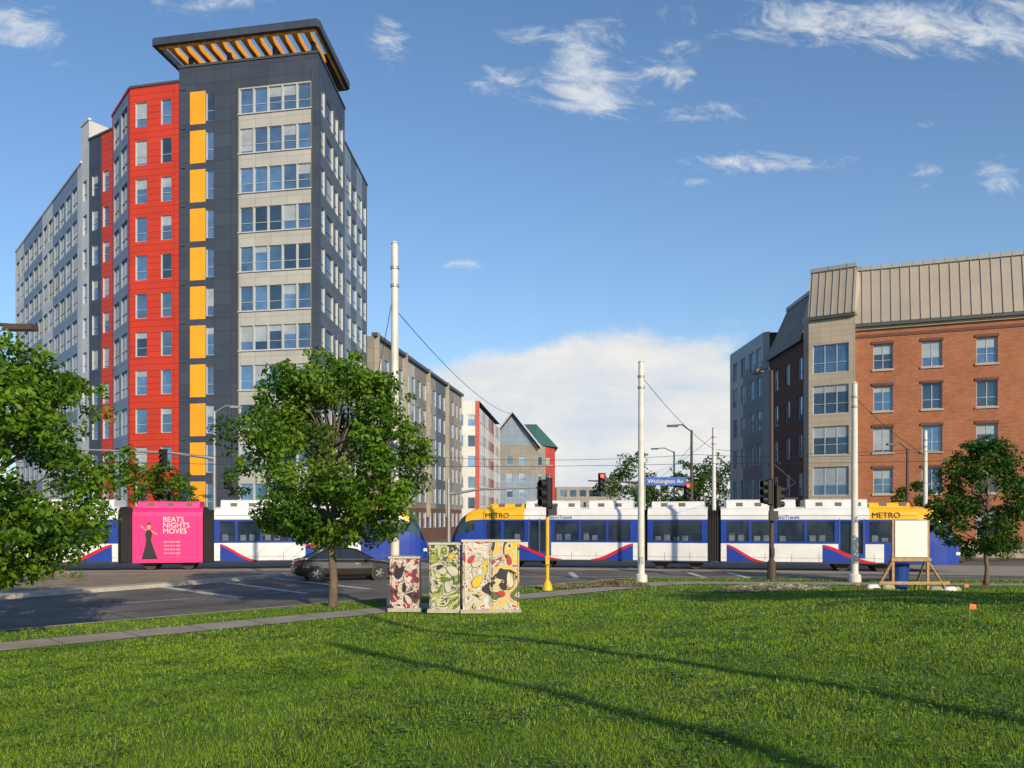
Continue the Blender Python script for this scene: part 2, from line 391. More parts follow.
# ------------------------------------------------------------------ trees
def leaves_mesh(name,clumps,per,size,mats,parent,seed,flat=.75):
    rs=np.random.RandomState(seed); allv=[];mi=[]
    for (c,r,m) in clumps:
        n=int(per*r*r/.36*rs.uniform(.7,1.2))
        dirv=rs.normal(size=(n,3)); dirv/=np.linalg.norm(dirv,axis=1)[:,None]
        rad=r*rs.uniform(.25,1.12,n)**.6
        p=np.array(c)+dirv*rad[:,None]*np.array([1,1,flat])
        nr=rs.normal(size=(n,3))*.8+dirv*.5+np.array([0,0,.45]); nr/=np.linalg.norm(nr,axis=1)[:,None]
        t=np.cross(nr,rs.normal(size=(n,3))); t/=np.linalg.norm(t,axis=1)[:,None]; b=np.cross(nr,t)
        L=size*rs.uniform(.6,1.3,n)[:,None]; W=L*.55
        q=np.stack([p-t*L*.5,p+b*W*.5-t*L*.05,p+t*L*.5,p-b*W*.5-t*L*.05],1)
        allv.append(q.reshape(-1,3)); mi.append(np.full(n,m))
    mi=np.concatenate(mi); r2=rs.rand(len(mi)); mi=np.where(r2<.15,rs.randint(0,len(mats),len(mi)),mi)
    return np_mesh(name,np.concatenate(allv),4,mats,mi,parent)
def tree(base,h,trunk_h,R,tr,seed,nclump=70,per=330,size=.13,mats=('leaf1','leaf2','leaf3'),name='deciduous_tree',lean=(0,0),low=.0,cr=(.38,.72),sq=2.3):
    rs=random.Random(seed); e=empty(name,base); bx,by,bz=base
    mb=MB(); top=Vector((bx+lean[0],by+lean[1],bz+h*.8))
    tp=[Vector((bx,by,bz-.05)),Vector((bx+.02,by,bz+.15)),Vector((bx+lean[0]*.2+.04,by,bz+trunk_h*.5)),Vector((bx+lean[0]*.4-.02,by,bz+trunk_h)),Vector((bx+lean[0]*.7+.08,by,bz+(trunk_h+h*.8)/2)),top]
    mb.tube(tp,[tr*1.5,tr*1.1,tr*.95,tr*.85,tr*.5,tr*.12],'bark',10)
    cz0=bz+trunk_h+low; cz1=bz+h; cc=Vector((bx+lean[0]*.7,by,(cz0+cz1)/2)); hz=(cz1-cz0)/2
    cl=[]
    for i in range(nclump):
        th=rs.uniform(0,2*math.pi); zz=rs.uniform(-1,1); 
        prof=math.sqrt(max(0,1-abs(zz)**sq))*(1.0 if zz<0 else 1-.25*zz)
        lob=1+.17*math.sin(3*th+seed)+.12*math.sin(5*th+zz*4+seed*2)
        rr=R*prof*lob*rs.uniform(.25,1)**.55
        p=cc+Vector((math.cos(th)*rr,math.sin(th)*rr,zz*hz*.93))
        r=rs.uniform(*cr)*(R/2.6)**.5
        cl.append((tuple(p),r,rs.choice([0,0,1,2,2]) ))
        if i%3==0:
            s=tp[3].lerp(tp[4],rs.random()) if p.z<cc.z else tp[4].lerp(tp[5],rs.random()*.6)
            mid=s.lerp(p,.5)+Vector((0,0,.15+.1*rs.random()))
            mb.tube([s,mid,p],[tr*.35,tr*.22,tr*.06],'bark',6,False)
    for i in range(int(nclump*.8)):
        th=rs.uniform(0,2*math.pi); zz=rs.uniform(-.95,1)
        prof=math.sqrt(max(0,1-abs(zz)**sq))*(1.0 if zz<0 else 1-.25*zz)
        rr=R*prof*rs.uniform(.98,1.25)
        cl.append((tuple(cc+Vector((math.cos(th)*rr,math.sin(th)*rr,zz*hz*1.08))),rs.uniform(.15,.3),rs.choice([0,2])))
    mb.done('trunk_and_limbs',e,True)
    leaves_mesh('foliage',cl,per,size,list(mats),e,seed)
    return e
tree((-5.35,24.7,.15),7.35,1.7,2.62,.125,3,nclump=135,per=300,size=.15,low=.2,sq=2.6,cr=(.36,.66))
tree((-11.0,17.1,.15),6.3,1.3,2.45,.13,11,nclump=120,per=300,size=.14,low=.05,sq=2.8,cr=(.36,.66))
tree((17.7,31.,.35),5.3,1.15,1.6,.08,5,nclump=85,per=280,size=.15,mats=('leaf2','leaf1','leaf2'),low=.0,cr=(.36,.62))
tree((16.5,9.0,1.),8.0,2.2,2.9,.16,17,nclump=70,per=150,size=.2)  # unseen tree off to the right, added to dapple the lawn with shade
tree((-23.5,56,.1),6.3,2.3,1.9,.1,21,nclump=40,per=160,size=.22)
tree((27,55.5,.1),5.2,1.6,1.6,.1,22,nclump=30,per=160,size=.22,mats=('leaf2','leaf1','leaf2'))
tree((15.5,74,.1),7.6,2,2.2,.1,23,nclump=40,per=120,size=.25,mats=('leaf2','leaf1','leaf2'))
rs=random.Random(4); cl=[]
for i in range(150):
    X=rs.uniform(17,46); Y=rs.uniform(150,172); top=10+4*math.sin(X*.35)+2*math.sin(X*.9)
    cl.append(((X,Y,rs.uniform(1.5,max(3,top))),rs.uniform(1.,2.2),0))
for i in range(60):
    X=rs.uniform(-60,200); Y=rs.uniform(330,360); cl.append(((X,Y,rs.uniform(2,8)),rs.uniform(3,5),0))
leaves_mesh('distant_trees',cl,12,.7,['leafd'],None,9)

# ------------------------------------------------------------------ tower
FH=3.05; Z1=38.1
tower=empty('apartment_tower',(-20,66,0)); mb=MB()
rowz=[Z1-4.05-FH*i for i in range(12)]
def winsrow(cols,h=1.75,zs=rowz,off=0,mu=(0,1)):
    return [(a,b,z+off,z+off+h,mu) for z in zs for a,b in cols if z+off>0.3]
C0=(-26.15,65.2); C1=(-14.7,63.0)
u=lambda px:px2u(C0,C1,(px-512)/830)
y0,y1,y2=u(190),u(205.5),u(214)
s0,s1=u(238),u(312.5)
ws=winsrow([(y1+.05,y2)],2.2,off=-.25)
cols=[]; cw=(s1-s0-.2)/5
for i in range(5):
    a=s0+.1+i*cw; cols.append((a+.05,a+cw-.05))
ws+=winsrow(cols,1.9)
def mf(uu,v):
    if y0<uu<y1:
        for z in rowz:
            if z-.45<v<z+2.1: return 'yellow'
        return 'charcoal'
    if s0<uu<s1 and v<rowz[0]+2.0: return 'offwhite'
    return 'charcoal'
facade(mb,C0,C1,0,Z1,ws,mf,us=[y0,y1,s0,s1],vs=[z+k for z in rowz for k in(-.45,2.1,2.0)],blinds=.3)
R0=C1; R1=(-14.45,71.7); R2=(-14.15,81)
cols=[(.9,1.9),(2.5,4.6),(5.2,6.2),(6.7,8.0)]
facade(mb,R0,R1,0,Z1,winsrow(cols,1.95,mu=(0,1)),lambda a,b:'charcoal' if a<.8 or b>rowz[0]+2 else 'darkgrey' ,us=[.8],vs=[rowz[0]+2])
ZR=35.2
facade(mb,R1,R2,0,ZR,winsrow([(.7,2.4),(3.0,4.6),(5.2,7.0),(7.5,8.8)],1.85,rowz[1:]),lambda a,b:'darkgrey' if int(a/2.3)%2 else 'bluegrey',us=[2.3,4.6,6.9])
D0=(-30.55,66.35); D1=(-26.2,65.35)
ur=lambda px:px2u(D0,D1,(px-512)/830)
zred=37.1
facade(mb,D0,D1,0,zred,winsrow([(ur(135.5),ur(147)),(ur(161),ur(171.5))],1.95,off=-.1),lambda a,b:'red',us=[1.9],vs=[36.2])
E0=(-34.2,71.0)
facade(mb,E0,D0,0,zred,winsrow([(.6,2.4),(3.1,5.1)],2.15,off=-.1,mu=(1,1)),lambda a,b:'red' if a>5.2 or a<.4 else 'bluegrey',us=[.4,5.2],frame='gframe')
G0=(-37.2,73.0)
facade(mb,G0,E0,0,36.0,winsrow([(.5,1.4),(2.2,3.1)],1.75,rowz[1:]),lambda a,b:'charcoal' if a<2 else 'red',us=[2.])
H0=(-38.6,74.4)
facade(mb,H0,G0,0,37.8,winsrow([(.4,1.4)],1.75,rowz[1:]),lambda a,b:'white')
W0=(-59.5,99.5)
cols=[(x,x+1.9) for x in np.arange(.5,31,2.6)]
facade(mb,W0,H0,0,34.6,winsrow(cols,2.1,rowz[1:],mu=(1,1)),lambda a,b:'white' if int(a/5.2)%3==0 else 'bluegrey',us=[5.2*i for i in range(1,7)],frame='gframe',reveal='gframe')
mb.poly([(*R1,ZR),(*R2,ZR),(-40,100,ZR),(-20,66,ZR)],'roofdark')
mb.poly([(*p,34.6) for p in [W0,H0,G0,(-28,72),(-20,72),(-14.3,80.9),(-50,110)]],'roofdark')
mb.poly([(*C0,Z1),(*C1,Z1),(*R1,Z1),(-25.2,73.5,Z1)],'roofdark')
mb.poly([(*D0,zred),(*D1,zred),(-25.2,73.5,zred),(-30,76,zred),(*E0,zred)],'roofdark')
mb.poly([(*R1,30),(-25.2,73.5,30),(-25.2,73.5,Z1),(*R1,Z1)],'charcoal')
mb.poly([(-25.2,73.5,30),(*C0,30),(*C0,Z1),(-25.2,73.5,Z1)],'charcoal')
mb.poly([(*G0,33),(-34,78,33),(-34,78,37.8),(*G0,37.8)],'white')
mb.poly([(*R2,0),(-50,110,0),(-50,110,34.6),(*R2,34.6)],'darkgrey')
mb.poly([(-50,110,0),(*W0,0),(*W0,34.6),(-50,110,34.6)],'darkgrey')
mb.done('walls_and_windows',tower)
mb=MB()
def capline(A,B,z,k='dframe',t=.25,h=.18,out=.08):
    A=Vector(A);B=Vector(B);d=(B-A).normalized();n=Vector((d.y,-d.x)); c=(A+B)/2+n*(out-t/2)
    mb.box((c.x,c.y,z+h/2),((B-A).length+.1,t,h),k,math.atan2(d.y,d.x))
capline(W0,H0,34.6,'white'); capline(H0,G0,37.8,'white'); capline(G0,E0,36.0); capline(E0,D0,zred,'red'); capline(D0,D1,zred,'dframe'); capline(R1,R2,ZR)
capline(C0,C1,Z1); capline(R0,R1,Z1)
P0=Vector(C0);d=(Vector(C1)-P0).normalized();n=Vector((d.y,-d.x)); ang=math.atan2(d.y,d.x)
for z in rowz:
    c=P0+d*((s0+s1)/2)+n*.05; mb.box((c.x,c.y,z-.06),(s1-s0,.1,.08),'frame',ang)
    c=P0+d*(y0-.55)+n*.04; mb.box((c.x,c.y,z+2.35),(.35,.08,.14),'dframe',ang)
for uu in (s0,s1):
    c=P0+d*uu+n*.04; mb.box((c.x,c.y,19),(.1,.08,36),'dframe',ang)
mb.done('parapets_and_sills',tower)
mb=MB(); CZ=39.5
dd=(Vector(C1)-Vector(C0)).normalized(); nn=Vector((dd.y,-dd.x))
q0=Vector(C0)-dd*1.3+nn*1.3; q1=Vector(C1)+dd*.5+nn*1.3; q2=Vector((-13.95,70.6)); q3=Vector((-26.2,73.2))
qs=[q0,q1,q2,q3]
for a,b in zip(qs,qs[1:]+qs[:1]):
    d=(b-a); c=(a+b)/2; mb.box((c.x,c.y,CZ+.05),(d.length,.3,.55),'charcoal',math.atan2(d.y,d.x))
NB=13
for i in range(1,NB):
    a=q0.lerp(q1,i/NB); b=q3.lerp(q2,i/NB); b=a.lerp(b,.98); a2=a.lerp(b,.02); d=b-a2; c=(a2+b)/2
    mb.box((c.x,c.y,CZ-.02),(d.length,.36,.5),'soffit',math.atan2(d.y,d.x))
# orange inner lining of the fascia
a=q0.lerp(q3,.035)+dd*.3; b=q1.lerp(q2,.035)-dd*.3; d=b-a; c=(a+b)/2; mb.box((c.x,c.y,CZ-.2),(d.length,.12,.25),'soffit',math.atan2(d.y,d.x))
a=q1+Vector((-.22,.4)); b=q2+Vector((-.22,-.3)); d=b-a; c=(a+b)/2; mb.box((c.x,c.y,CZ-.25),(d.length,.1,.3),'soffit',math.atan2(d.y,d.x))
cs=[q0.lerp(q1,.02).lerp(q3.lerp(q2,.02),.5),q0.lerp(q1,.98).lerp(q3.lerp(q2,.98),.5),q2,q3]
mb.poly([(p.x,p.y,CZ-.34) for p in cs],'charcoal'); mb.poly([(p.x,p.y,CZ+.345) for p in cs],'charcoal')
for a in [Vector(C0)+Vector((.7,.6)),Vector(C1)+Vector((-.5,.6)),Vector(R1)+Vector((-.5,-1.5)),Vector(C0).lerp(Vector(C1),.35)+Vector((0,.6)),Vector(C0).lerp(Vector(C1),.68)+Vector((0,.6))]:
    mb.box((a.x,a.y,38.65),(.3,.3,1.1),'charcoal')
mb.box((-20.3,70.2,38.6),(8.5,4.,1.0),'charcoal',ang)
mb.done('crown_canopy',tower)

# ------------------------------------------------------------------ mid rise down the street
mid=empty('midrise_apartment_building',(-12,95,0)); mb=MB()
A=(-13.6,81.2);B=(-7.4,122)
zs=[17.2-3.1*i for i in range(6)]
cols=[(x,x+1.5) for x in np.arange(1.2,40,2.55)]
pal=['taupe','midgrey','offwhite','midgrey','taupe','darkgrey','midgrey','taupe','midgrey']
facade(mb,A,B,0,20.6,[(a,b,z-.1,z+1.8,(0,1)) for z in zs for a,b in cols if z>.5],lambda a,b:pal[int(a/5.1)%9] if b>4 else 'dbrick',us=[5.1*i for i in range(1,9)],vs=[4])
mb.poly([(*A,20.6),(*B,20.6),(-30,124,20.6),(-30,84,20.6)],'roofdark')
mb.poly([(*B,0),(-30,124,0),(-30,124,20.6),(*B,20.6)],'midgrey')
mb.poly([(-30,82,0),(*A,0),(*A,20.6),(-30,82,20.6)],'midgrey')
for i in range(0,8,2):
    a=Vector(A).lerp(Vector(B),(i*5.1+.4)/41.3); b=Vector(A).lerp(Vector(B),(i*5.1+1.0)/41.3); c=(a+b)/2
    mb.box((c.x+.18,c.y,12),(.5,.45,18.2),'taupe')
mb.done('walls_and_windows',mid)
mb=MB(); a=Vector(A);b=Vector(B);c=(a+b)/2; d=b-a; mb.box((c.x+.1,c.y,20.8),(d.length,.5,.35),'dframe',math.atan2(d.y,d.x)); mb.done('cornice',mid)

wb=empty('white_apartment_building',(-7,135,0)); mb=MB()
A=(-8.9,124.2);B=(-4.9,124.8);Cc=(-2.2,156)
facade(mb,A,B,0,20.4,[(a,a+1.1,z,z+1.7) for z in [16.6-3.1*i for i in range(5)] for a in(.5,2.3)],lambda a,b:'white' if a<3.4 else 'redwall',us=[3.4])
facade(mb,B,Cc,0,19.4,[(a,a+1.5,z,z+1.7) for z in [15.6-3.1*i for i in range(5)] for a in np.arange(1,30,2.8)],lambda a,b:['white','offwhite','white','taupe','redwall'][int(a/4)%5],us=[4*i for i in range(1,8)])
mb.poly([(*A,20.4),(*B,20.4),(*Cc,20.4),(-20,158,20.4),(-20,125,20.4)],'roofdark'); mb.done('walls_and_windows',wb)

gb=empty('gabled_apartment_building',(2,165,0)); mb=MB()
A=(-4.4,158);B=(4.6,158.5);Cc=(8.4,162);D=(8.6,185)
wz=[12.9,9.8,6.7,3.6]
facade(mb,A,B,0,16.8,[(a,a+1.1,z,z+1.6) for z in wz for a in(1,3.4,5.8)],lambda a,b:'midgrey' if b>11 else 'bluegrey',vs=[11])
facade(mb,B,Cc,0,16.8,[(a,a+1.1,z,z+1.6) for z in wz for a in(.6,2.6)],lambda a,b:'taupe' if a<2.5 else 'redwall',us=[2.5])
facade(mb,Cc,D,0,16.8,[],lambda a,b:'redwall')
mb.poly([(*A,16.8),(*B,16.8),(.1,158.2,22.4)],'bluegrey')
mb.poly([(-5.2,157.4,16.2),(.1,157.4,22.9),(.1,184,22.9),(-5.2,184,16.2)],'green_roof')
mb.poly([(5.4,157.9,16.2),(5.4,184,16.2),(.1,184,22.9),(.1,157.4,22.9)],'green_roof')
mb.poly([(4.6,158.3,16.9),(9,161.6,16.5),(5,170,22),(1,170,22)],'green_roof')
mb.poly([(9,161.6,16.5),(9,185,16.5),(5,182,22),(5,170,22)],'green_roof')
for s in(-1,1):
    mb.tube([(.1,157.35,23.0),(.1+s*5.4,157.35,16.2)],.18,'white',6)
mb.done('walls_and_roof',gb)
lb=empty('low_office_building',(20,210,0)); mb=MB()
facade(mb,(11,205),(27,205),0,10.5,[(a,a+1.7,z,z+1.7) for z in(8,5,2) for a in np.arange(.8,14,2.4)],lambda a,b:'taupe')
mb.poly([(11,205,10.5),(27,205,10.5),(27,225,10.5),(11,225,10.5)],'roofdark'); mb.poly([(11,225,0),(11,205,0),(11,205,10.5),(11,225,10.5)],'taupe'); mb.done('walls_and_windows',lb)

# ------------------------------------------------------------------ brick building
bb=empty('brick_apartment_building',(35,65,0)); mb=MB()
A=(25.3,62.1); B=(56,50.1)
rz=[13.8,10.72,7.65,4.6,1.5]
Lb=math.hypot(B[0]-A[0],B[1]-A[1])
uc=[px2u(A,B,(p-512)/830) for p in (883,932,987)]; stp=(uc[2]-uc[0])/2
uc+= [uc[2]+stp*i for i in range(1,7)]
ws=[(c-.66,c+.66,z,z+1.85,(1,1)) for z in rz for c in uc if c+.7<Lb]
facade(mb,A,B,0,17.0,ws,lambda a,b:'cream' if (b<.9) else 'brick',vs=[.9],recess=.2,reveal='brick',glass=['glassB','glassD','glassB'],blinds=.5)
F0=(22.55,63.1);F1=(25.35,61.3)
L=math.hypot(F1[0]-F0[0],F1[1]-F0[1])
ws=[(.3,L-.45,z-.1,z+2.05,(2,1)) for z in rz]
facade(mb,F0,F1,0,17.9,ws,lambda a,b:'cream',recess=.15,glass=['glassB','glassD'],blinds=.8)
mb.poly([(*F1,0),(25.62,61.95,0),(25.62,61.95,17.9),(*F1,17.9)],'cream')
S0=(22.2,84.5);S1=(22.45,74.2);S2=(22.9,73.8);S3=(22.95,64.6);S4=(22.55,64.2)
facade(mb,S0,S1,0,19.4,[(a,a+1.5,z,z+1.8,(1,1)) for z in rz+[16.4] for a in(1.,3.6,6.2,8.3)],lambda a,b:'lmetal' if a<4.4 or b>16.9 else 'darkgrey',us=[4.4],vs=[16.9])
facade(mb,S2,S3,0,16.9,[(a,a+1.1,z,z+1.8,(0,1)) for z in rz for a in(1.2,4.2,7.1)],lambda a,b:'dbrick',reveal='dbrick')
facade(mb,S4,F0,0,17.9,[],lambda a,b:'cream')
mb.poly([(*S1,0),(*S2,0),(*S2,19.4),(*S1,19.4)],'lmetal')
mb.poly([(*S3,0),(*S4,0),(*S4,17.9),(*S3,17.9)],'cream')
mb.poly([(60,62,0),(30,88,0),(30,88,17),(60,62,17)],'brick')
mb.poly([(*S0,19.4),(*S1,19.4),(30,74,19.4),(30,88,19.4)],'roofdark')
mb.poly([(30,88,0),(*S0,0),(*S0,19.4),(30,88,19.4)],'lmetal')
mb.done('walls_and_windows',bb)
mb=MB()
def mansard(A,B,z0,z1,w0,w1,rib=.8,k='metalroof'):
    A=Vector(A);B=Vector(B);L=(B-A).length;d=(B-A)/L;n=Vector((d.y,-d.x))
    def P(u,z,w): q=A+d*u+n*w; return (q.x,q.y,z)
    mb.poly([P(0,z0,w0),P(L,z0,w0),P(L,z1,w1),P(0,z1,w1)],k)
    mb.poly([P(0,z0-.25,w0),P(L,z0-.25,w0),P(L,z0,w0),P(0,z0,w0)],'dframe'); mb.poly([P(0,z0-.25,0),P(L,z0-.25,0),P(L,z0-.25,w0),P(0,z0-.25,w0)],'dframe')
    mb.poly([P(0,z1,w1),P(L,z1,w1),P(L,z1,w1-6),P(0,z1,w1-6)],'roofdark')
    u=.2
    while u<L-.1:
        o=.07
        a,b=u-.025,u+.025
        mb.poly([P(a,z0,w0+o),P(b,z0,w0+o),P(b,z1,w1+o),P(a,z1,w1+o)],k)
        mb.poly([P(a,z0,w0),P(a,z0,w0+o),P(a,z1,w1+o),P(a,z1,w1)],k); mb.poly([P(b,z0,w0+o),P(b,z0,w0),P(b,z1,w1),P(b,z1,w1+o)],k)
        u+=rib
    a=P(L/2,z1,w1); c=Vector(a); mb.box((c.x,c.y,c.z+.1),(L,.3,.3),'lmetal',math.atan2(d.y,d.x))
mansard(A,B,17.2,21.4,.45,-.6,.65)
mansard(F0,F1,18.0,21.6,.25,-.7,.5,'metalroof')
mansard(S2,(22.9,65),17.0,21.2,.3,-1.6,.6)
mb.poly([(22.5,64.4,17.9),(22.55,63.1,17.9),(23.5,63.6,21.6),(23.8,65.5,21.4)],'metalroof')
mb.poly([(25.35,61.3,17.9),(26.2,62.2,17.9),(26.5,62.6,21.5),(25.3,62.2,21.6)],'metalroof')
d=(Vector(B)-Vector(A)).normalized();n=Vector((d.y,-d.x));ang=math.atan2(d.y,d.x)
for z in rz:
    for c in uc:
        if c+.7<Lb:
            q=Vector(A)+d*c+n*.04; mb.box((q.x,q.y,z-.08),(1.5,.12,.14),'cream',ang); mb.box((q.x,q.y,z+1.95),(1.5,.1,.2),'dbrick',ang)
for z in (3.6,16.3):
    q=Vector(A)+d*(Lb/2)+n*.03; mb.box((q.x,q.y,z),(Lb-.6,.06,.22),'dbrick',ang)
q=Vector(A)+d*(Lb/2)+n*.1; mb.box((q.x,q.y,16.85),(Lb,.2,.2),'cream',ang)
mb.done('roof_and_trim',bb)

# ------------------------------------------------------------------ train
train=empty('light_rail_train',(-4,47,0))
HW=1.33
def section(P0,P1,wins,doors,matf,us=()):
    mb=MB(); A=Vector(P0);B=Vector(P1);L=(B-A).length;d=(B-A)/L;n=Vector((d.y,-d.x))
    wl=[(a,b,1.55,2.62,mu) for a,b,mu in wins]+[(a,b,.95,2.62,(0,0)) for a,b in doors]
    A1=A+n*HW;B1=B+n*HW
    vs=[.5,.72,1.45,2.72,2.95]
    kw=dict(vs=vs,frame='tglass',glass=['tglass'],recess=.04,fw=.03,reveal='tdark',blinds=0)
    facade(mb,A1,B1,.42,2.95,wl,matf,us=list(us),**kw)
    A2=B-n*HW;B2=A-n*HW
    facade(mb,A2,B2,.42,2.95,[(L-b,L-a,c,e,m) for a,b,c,e,m in wl],lambda u_,v_:matf(L-u_,v_),us=[L-x for x in us],**kw)
    prof=[(HW,2.95),(HW-.04,3.12),(HW-.16,3.28),(HW-.4,3.38),(0,3.42),(-HW+.4,3.38),(-HW+.16,3.28),(-HW+.04,3.12),(-HW,2.95)]
    def P(u,w,z): q=A+d*u+n*w; return (q.x,q.y,z)
    ub=sorted(set([0,L]+[x for x in us if 0<x<L]))
    for u0,u1 in zip(ub,ub[1:]):
        for (w0,z0),(w1,z1) in zip(prof,prof[1:]):
            mb.poly([P(u0,w0,z0),P(u1,w0,z0),P(u1,w1,z1),P(u0,w1,z1)],matf((u0+u1)/2,3.1))
    def strip(u0,u1,z0,z1,k='seam',w=.005): mb.poly([P(u0,HW+w,z0),P(u1,HW+w,z0),P(u1,HW+w,z1),P(u0,HW+w,z1)],k)
    # seat backs and lit patches, both painted as paler strips over the glass
    for a,b,c_,e_,m_ in wl:
        if c_>1.5:
            x=a+.12
            while x<b-.4:
                if random.random()<.75: strip(x,x+.3,1.58,1.58+random.uniform(.18,.4),'tseat',-.032)
                x+=.48
    x=.9
    while x<L-.3:
        strip(x,x+.02,.52,.93); x+=1.35
    strip(.05,L-.05,2.93,2.955); strip(.05,L-.05,.70,.715)
    for a,b in doors: strip(a-.07,a-.045,.5,2.8); strip(b+.045,b+.07,.5,2.8)
    mb.poly([P(0,-HW,.42),P(L,-HW,.42),P(L,HW,.42),P(0,HW,.42)],'tdark')
    for u0 in(0,L): mb.poly([P(u0,w,z) for w,z in [(HW,.42)]+prof+[(-HW,.42)]],'tdark')
    return mb,P,L
def rfair(mb,P,u0,u1,k,h=3.78):
    w=.98
    pts=[(w+.08,3.33),(w,h-.06),(w-.08,h),(-w+.08,h),(-w,h-.06),(-w-.08,3.33)]
    for (w0,z0),(w1,z1) in zip(pts,pts[1:]): mb.poly([P(u0,w0,z0),P(u1,w0,z0),P(u1,w1,z1),P(u0,w1,z1)],k)
    for u_ in(u0,u1): mb.poly([P(u_,a,b) for a,b in pts],k)
    x=u0+.5
    while x<u1-.4:
        mb.poly([P(x,w+.065,3.42),P(x+.35,w+.065,3.42),P(x+.35,w+.03,3.62),P(x,w+.03,3.62)],'seam'); x+=.95
def swoosh(mb,P,u0,u1,w=.19):
    N=14;pts=[]
    for i in range(N+1):
        t=i/N; uu=u0+(u1-u0)*t; z=1.36-.86*math.sin(t*math.pi/2)**1.4 ; pts.append((uu,z,w*(.35+.65*math.sin(math.pi*min(1,t*.9+.1)))))
    for (a,z,h),(b,z2,h2) in zip(pts,pts[1:]):
        mb.poly([P(a,HW+.012,z-h/2),P(b,HW+.012,z2-h2/2),P(b,HW+.012,z2+h2/2),P(a,HW+.012,z+h/2)],'tred')
        zb=.5
        if z-h/2>zb+.02: mb.poly([P(a,HW+.008,zb),P(b,HW+.008,zb),P(b,HW+.008,max(zb,z2-h2/2)),P(a,HW+.008,z-h/2)],'tblue')
def bogie(mb,P,u):
    for du in(-.95,.95):
        for w in(-.8,.8):
            c=Vector(P(u+du,w,.34)); dirn=(Vector(P(u,1,.34))-Vector(P(u,0,.34)))
            mb.tube([c-dirn*.07,c+dirn*.07],.33,'tdark',14)
    for w in(-1.,1.):
        a=Vector(P(u-1.4,w,.42));b=Vector(P(u+1.4,w,.42)); mb.tube([a,b],.11,'tdark',6)
def nose(P0,dirv,parent,name):
    d=Vector(dirv);n=Vector((d.y,-d.x)); A=Vector(P0)
    st=[(0,1.33,[.42,.9,1.5,2.1,2.72,2.95,3.3,3.42]),(.5,1.32,[.42,.9,1.5,2.1,2.70,2.93,3.26,3.36]),(.8,1.30,[.42,.9,1.5,2.08,2.67,2.89,3.20,3.28]),(1.1,1.26,[.42,.9,1.47,2.03,2.58,2.78,3.02,3.08]),
        (1.45,1.17,[.42,.88,1.42,1.9,2.36,2.56,2.74,2.78]),(1.75,1.05,[.43,.84,1.3,1.68,2.02,2.17,2.29,2.32]),(2.0,.86,[.46,.78,1.13,1.40,1.58,1.67,1.72,1.73]),(2.15,.66,[.5,.74,.99,1.15,1.27,1.33,1.35,1.36]),(2.22,.4,[.55,.72,.86,.95,1.02,1.05,1.07,1.07])]
    mb=MB(); rings=[]
    for s,hw,z in st:
        ws=[hw,hw,hw,hw*.995,hw*.97,hw*.94,hw*.8,hw*.4]
        r=[(w,zz) for w,zz in zip(ws,z)]; r+= [(-w,zz) for w,zz in reversed(r)]
        rings.append([(*(A+d*s+n*w),zz) for w,zz in r])
    K=len(rings[0])
    for i in range(len(rings)-1):
        for j in range(K-1):
            jj=j if j<8 else K-2-j
            if jj<=2: k='tblue'
            elif jj==3: k='tglass' if 0<i<6 else 'tblue'
            elif jj==4: k='tglass' if 2<i<6 else ('tyellow' if i<3 else 'tblue')
            else: k='tyellow' if i<3 else ('tglass' if i<6 else 'tblue')
            mb.poly([rings[i][j],rings[i+1][j],rings[i+1][j+1],rings[i][j+1]],k)
        mb.poly([rings[i][0],rings[i+1][0],rings[i+1][-1],rings[i][-1]],'tdark')
    mb.poly(rings[-1],'tblue')
    for w in(-.75,.75):
        c=A+d*2.0+n*w; mb.box((c.x,c.y,.98),(.28,.3,.16),'signwhite',math.atan2(d.y,d.x))
    for sgn in (-1,1):
        c=A+d*.75+n*sgn*1.5; mb.box((c.x,c.y,2.3),(.1,.28,.34),'tdark',math.atan2(d.y,d.x))
    mb.tube([(*(A+d*2.1),.62),(*(A+d*2.55),.6)],.13,'tdark',8)
    return mb.done(name,parent)
def bellow(a,b,parent,name):
    mb=MB(); a=Vector(a);b=Vector(b); N=7; d=(b-a).normalized();n=Vector((d.y,-d.x))
    pr=[(1.22,.5),(1.22,2.95),(1.0,3.25),(-1.0,3.25),(-1.22,2.95),(-1.22,.5)]
    rings=[]
    for i in range(N*2+1):
        t=i/(N*2); k=1 if i%2 else .95
        c=a.lerp(b,t); rings.append([(*(c+n*w*k),z*k+.05*(1-k)) for w,z in pr])
    for r,s in zip(rings,rings[1:]):
        for j in range(6): mb.poly([r[j],s[j],s[(j+1)%6],r[(j+1)%6]],'bellows')
    mb.done(name,parent)
def unit(a,b): L=math.hypot(b[0]-a[0],b[1]-a[1]); return ((b[0]-a[0])/L,(b[1]-a[1])/L),L
